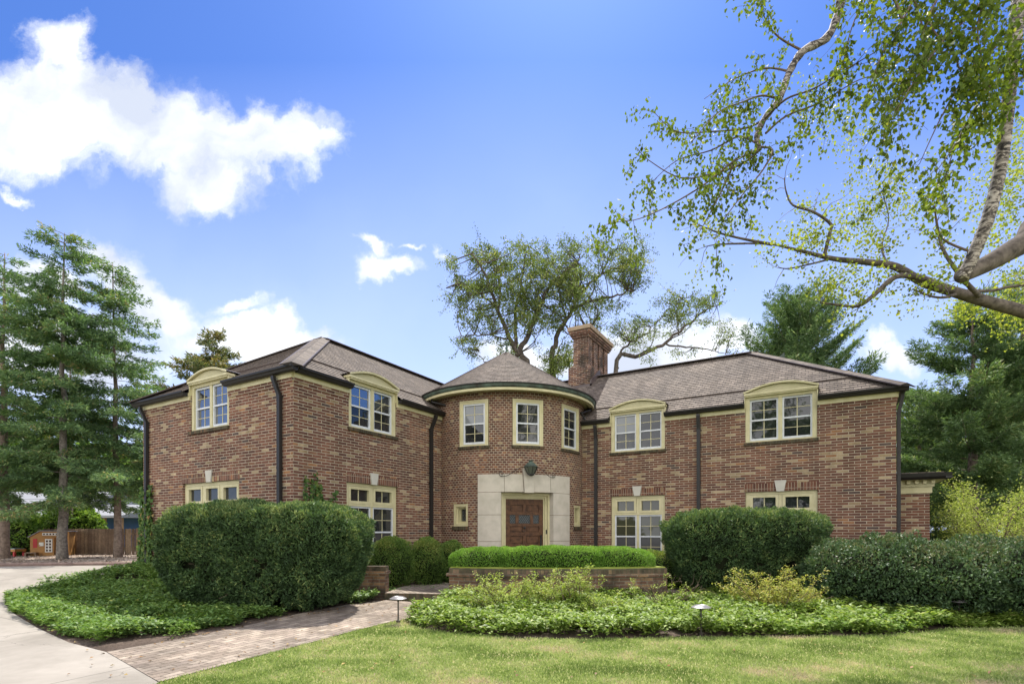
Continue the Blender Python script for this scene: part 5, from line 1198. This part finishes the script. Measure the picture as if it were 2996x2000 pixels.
azalea('azalea_shrub', 2390, 9.6, .5, .5, AZAL, 'small low azalea tucked against the glossy holly', 8, 6)

# ------------------------------------------------------------ ivy on the walls
def ivy(fr, pts, label, group=None, n=900, L=.07, name='ivy'):
    C, D, N = [], [], []
    for (a0,a1,z0,z1,w) in pts:
        for _ in range(w):
            a = random.uniform(a0,a1); z = random.uniform(z0,z1)
            C.append(tuple(fr.p(a, .02+random.random()*.05, z))); dd = fr.A*random.gauss(0,.5)+Vector((0,0,-1))+fr.N*.35; D.append(tuple(dd)); nn = fr.N+Vector((random.gauss(0,.3),random.gauss(0,.3),.4+random.gauss(0,.3))); N.append(tuple(nn))
    n = len(C); o = leaves(name, np.array(C), np.array(D), np.array(N), L*rng.uniform(.6,1.25,n), L*.85*rng.uniform(.7,1.1,n), IVY); tag(o, label, 'climbing plant', group); return o
cols = []
for k in range(13):
    a = 7.42+random.random()*.55; cols.append((a-.035, a+.035, .9, random.uniform(1.7,2.7-(abs(a-7.75))*1.4), 60))
for k in range(3): a = 7.98+k*.13; cols.append((a-.06, a+.06, 1.1+.22*k, 1.6+.2*k, 30))
ivy(F_in, cols, 'green ivy patch climbing the inner wall behind the big yew', L=.085)
ivy(F_left, [(-15.75,-15.1,-.05,.9,520),(-15.7,-15.15,.9,1.7,300),(-15.66,-15.2,1.7,2.3,90),(-15.3,-15.0,1.0,2.3,60),(-16.0,-14.9,-.05,.3,240)], 'ivy climbing the downspout at the far left corner of the house', L=.12)
ivy(F_far, [(-7.9,-7.2,-.05,1.6,220),(-7.7,-7.25,1.6,2.4,40)], 'ivy wrapping round the side of the far left corner', L=.10)

# ------------------------------------------------------------ path lights
CAPM = plain('lamp_cap', (.2,.19,.19), .35, .1, 20, spec=.6); POST = plain('lamp_post', (.05,.042,.035), .5, .1, 20)
def path_light(px, py, h, label, cap=.135):
    X, Z = gpx(px, py); p = c2w(X, Z, gh(X,Z)); r = empty('path_light', tuple(p), label=label, cat='garden light', group='low garden lights along the lawn edge')
    b = MB(); b.lathe(p, [(.0,-.05),(.022,-.05),(.028,.0),(.036,.05),(.022,.052),(.012,.055),(.011,h-.09),(.028,h-.045),(.03,h-.035),(0,h-.035)], POST, 12); b.build('post', r, False)
    b = MB(); b.lathe(p, [(.03,h-.035),(cap,h-.035),(cap,h-.03),(cap*.62,h-.004),(cap*.58,h),(cap*.5,h-.006),(0,h-.008)], CAPM, 24); b.build('lamp_cap', r)
path_light(1165, 1823, .43, 'path light at the edge of the brick walk, nearest the entrance step')
path_light(2051, 1858, .435, 'path light in the middle of the lawn edge before the ground cover')
path_light(2806, 1818, .36, 'path light at the right before the glossy holly')
X, Z = 3.6, 11.6; p = c2w(X, Z, -.2); r = empty('spotlight', tuple(p), label='small black garden spotlight behind the twiggy shrub', cat='garden light')
b = MB(); b.tube([p+Vector((.02,0,0)), p+Vector((0,0,.14))], .012, IRON); b.tube([p+Vector((0,0,.14)), p+Vector((-.03,-.02,.22))], [.03,.055], IRON, 12); b.build('lamp_head', r)

# ------------------------------------------------------------ far left: fence, playhouse, blue house
def far_fr(X, Z, rot=0):
    o = c2w(X, Z); c, s_ = math.cos(TH+rot), math.sin(TH+rot); return Fr((o.x,o.y), (c,s_), (s_,-c))
fr = far_fr(-12.0, 22.8); root = empty('wooden_fence', tuple(fr.p(-4,0,0)), label='weathered brown picket fence behind the playhouse and the spruces', cat='fence')
b = MB(); a = -16.0
while a < 1.5:
    hgt = 1.17+random.gauss(0,.006); w = .128; top = hgt; z0 = .04
    b.poly([(a,z0),(a+w,z0),(a+w,top-.035),(a+w-.03,top),(a+.03,top),(a,top-.035)], -.02+random.gauss(0,.002), .0, fr, FENCEP); a += .142+ (.016 if random.random() < .4 else 0)
b.build('picket', root)
b = MB(); b.box(fr, -16, 1.5, -.06, -.021, .25, .34, FENCEW); b.box(fr, -16, 1.5, -.06, -.021, .9, .99, FENCEW); b.build('rail', root)
for k in range(8): b = MB(); b.box(fr, -16+k*2.4, -15.91+k*2.4, -.15, -.061, -.2, 1.1, FENCEW); b.build('post', root)
# playhouse
PLW = plain('playhouse_wood', (.42,.22,.07), .6, .12, 5, c2=(.32,.16,.05)); WHT = plain('white_paint', (.75,.75,.72), .5, .04, 5); RED = plain('red_paint', (.45,.03,.03), .5, .1, 5); DKR = plain('playhouse_dark', (.06,.02,.015), .7, .1, 5); GREYR = plain('grey_roof', (.28,.28,.29), .7, .1, 5)
fp = far_fr((88-CX)/F*21.4, 21.4); pc_, ps_ = math.cos(TH+R(24)), math.sin(TH+R(24)); fp = Fr((fp.O.x, fp.O.y), (pc_*.78,ps_*.78), (ps_,-pc_)); root = empty('playhouse', tuple(fp.p(.8,0,0)), label='orange wooden childrens playhouse with white lattice windows and sloping grey roof', cat='playhouse')
b = MB(); g = .03; b.poly([(0,g),(1.62,g),(1.62,1.03),(.42,1.05),(0,.83)], -.75, 0, fp, PLW); b.box(fp, .62, 1.05, .001, .16, g, .78, PLW); b.box(fp, .6, 1.07, .0, .19, .78, .80, PLW); b.build('wall', root)
b = MB(); b.poly([(-.07,.80),(.41,1.06),(1.7,1.045),(1.7,1.07),(.41,1.09),(-.09,.825)], -.8, .06, fp, GREYR); b.build('roof', root)
b = MB(); b.box(fp, .5, 1.35, .001, .02, .88, .99, WHT)
for i in range(6): b.box(fp, .545+i*.13, .61+i*.13, .0201, .022, .905, .965, DKR)
b.build('window', root)
b = MB(); b.box(fp, .68, .98, .161, .175, .2, .74, WHT)
for i in range(2):
    for j in range(4): b.box(fp, .72+i*.13, .80+i*.13, .1751, .177, .235+j*.125, .315+j*.125, DKR)
b.build('window', root)
b = MB(); b.box(fp, .12, .29, .001, .012, .38, .75, RED); b.build('shutter', root)
b = MB(); b.box(fp, .40, .585, .001, .1, .45, .6, WHT); b.box(fp, .41, .45, .1001, .103, .47, .5, RED); b.build('mailbox', root)
b = MB(); b.box(fp, -.1, .35, .0, .3, .17, .2, FENCEW); b.box(fp, -.1, -.06, .02, .28, g, .17, FENCEW); b.box(fp, .3, .34, .02, .28, g, .17, FENCEW)
tag(b.build('bench'), 'small dark wooden bench beside the playhouse', 'bench')
b = MB(); fq = far_fr((5-CX)/F*21, 21); b.box(fq, 0, .52, -.5, 0, .24, .34, PLW); b.box(fq, .04, .48, -.46, -.04, .341, .36, plain('water_blue', (.35,.5,.6), .2, .05, 4))
for a in (.05,.42):
    for d in (-.45,-.05): b.box(fq, a, a+.07, d-.035, d+.03, -.02, .24, RED)
tag(b.build('play_table'), 'low wooden childrens play table with red legs at the left edge', 'table')
# blue house
BLUE = plain('blue_siding', (.05,.12,.25), .6, .1, 1, c2=(.035,.085,.19)); ROOFW = plain('pale_roof', (.24,.245,.26), .7, .06, 2); WOODP = plain('porch_wood', (.4,.22,.1), .6, .1, 4); TAN = plain('tan_siding', (.4,.36,.3), .7, .05, 3)
fb = far_fr((0-CX)/F*34, 34); root = empty('blue_house', tuple(fb.p(2,-2,0)), label='low blue sided neighbour house with a pale roof beyond the fence', cat='house')
ez = CAMH+(HOR-1503)/F*34
b = MB(); b.box(fb, -6, 6.7, -8, 0, -.5, ez, BLUE)
for i in range(40): b.box(fb, -5.9+i*.32, -5.87+i*.32, .0, .012, -.4, ez-.02, BLUE)
b.build('wall', root)
b = MB(); b.prism(Fr((fb.O.x,fb.O.y),(CT,ST),(ST,-CT)), [(.5,ez-.05),(-4.2,ez+1.75),(-9,ez-.05),(-9,ez-.15),(.5,ez-.2)], -7, 4.6, ROOFW); b.prism(fb, [(.7,ez-.1),(-3,ez+.75),(-8.5,ez-.1),(.7,ez-.25)], 4.605, 8.4, ROOFW); b.build('roof', root)
for (a0,a1) in ((-1.1,1.0),(4.85,5.2),(5.7,6.3)):
    b = MB(); b.frame(fb, a0, a1, .5, ez-.25, .12, .013, .06, WHT); w_ = b.build('window', root); b = MB(); b.box(fb, a0+.12, a1-.12, .013, .03, .62, ez-.37, GLASSW); b.build('pane', w_)
b = MB(); b.box(fb, 3.9, 4.05, .013, .05, -.4, ez-.2, WHT); b.box(fb, 6.9, 7.05, .2, .35, -.5, ez-.2, WOODP); b.box(fb, 8.0, 8.15, .2, .35, -.5, ez-.2, WOODP); b.box(fb, 6.8, 8.2, .15, .4, ez-.25, ez-.1, WOODP); b.build('porch', root)
b = MB(); b.box(fb, 1.3, 1.7, -4.4, -4, ez+1.2, ez+2.2, CHIMB); b.box(fb, 6.9, 7.3, -4.4, -4, ez+.2, ez+1.2, TAN); b.build('chimney', root)
fg = far_fr((352-CX)/F*42, 42); root = empty('garage', tuple(fg.p(1,0,0)), label='small tan garage with a brown roof seen right of the blue house', cat='garage')
b = MB(); b.box(fg, 0, 4, -5, 0, -.5, 1.65, TAN); b.build('wall', root)
b = MB(); b.prism(fg, [(.3,1.6),(-2.5,3.0),(-5.3,1.6),(.3,1.5)], -.3, 2.4, plain('brown_roof', (.3,.23,.19), .8, .1, 3)); b.build('roof', root)
# utility wires
b = MB(); P1, P2 = at(-200,1448,26), at(470,1440,24); pts = [P1.lerp(P2,i/12)+Vector((0,0,-.25*math.sin(math.pi*i/12))) for i in range(13)]; b.tube(pts, .008, IRON, 4)
tag(b.build('overhead_wire'), 'thin overhead wire crossing before the blue house roof', 'wire')
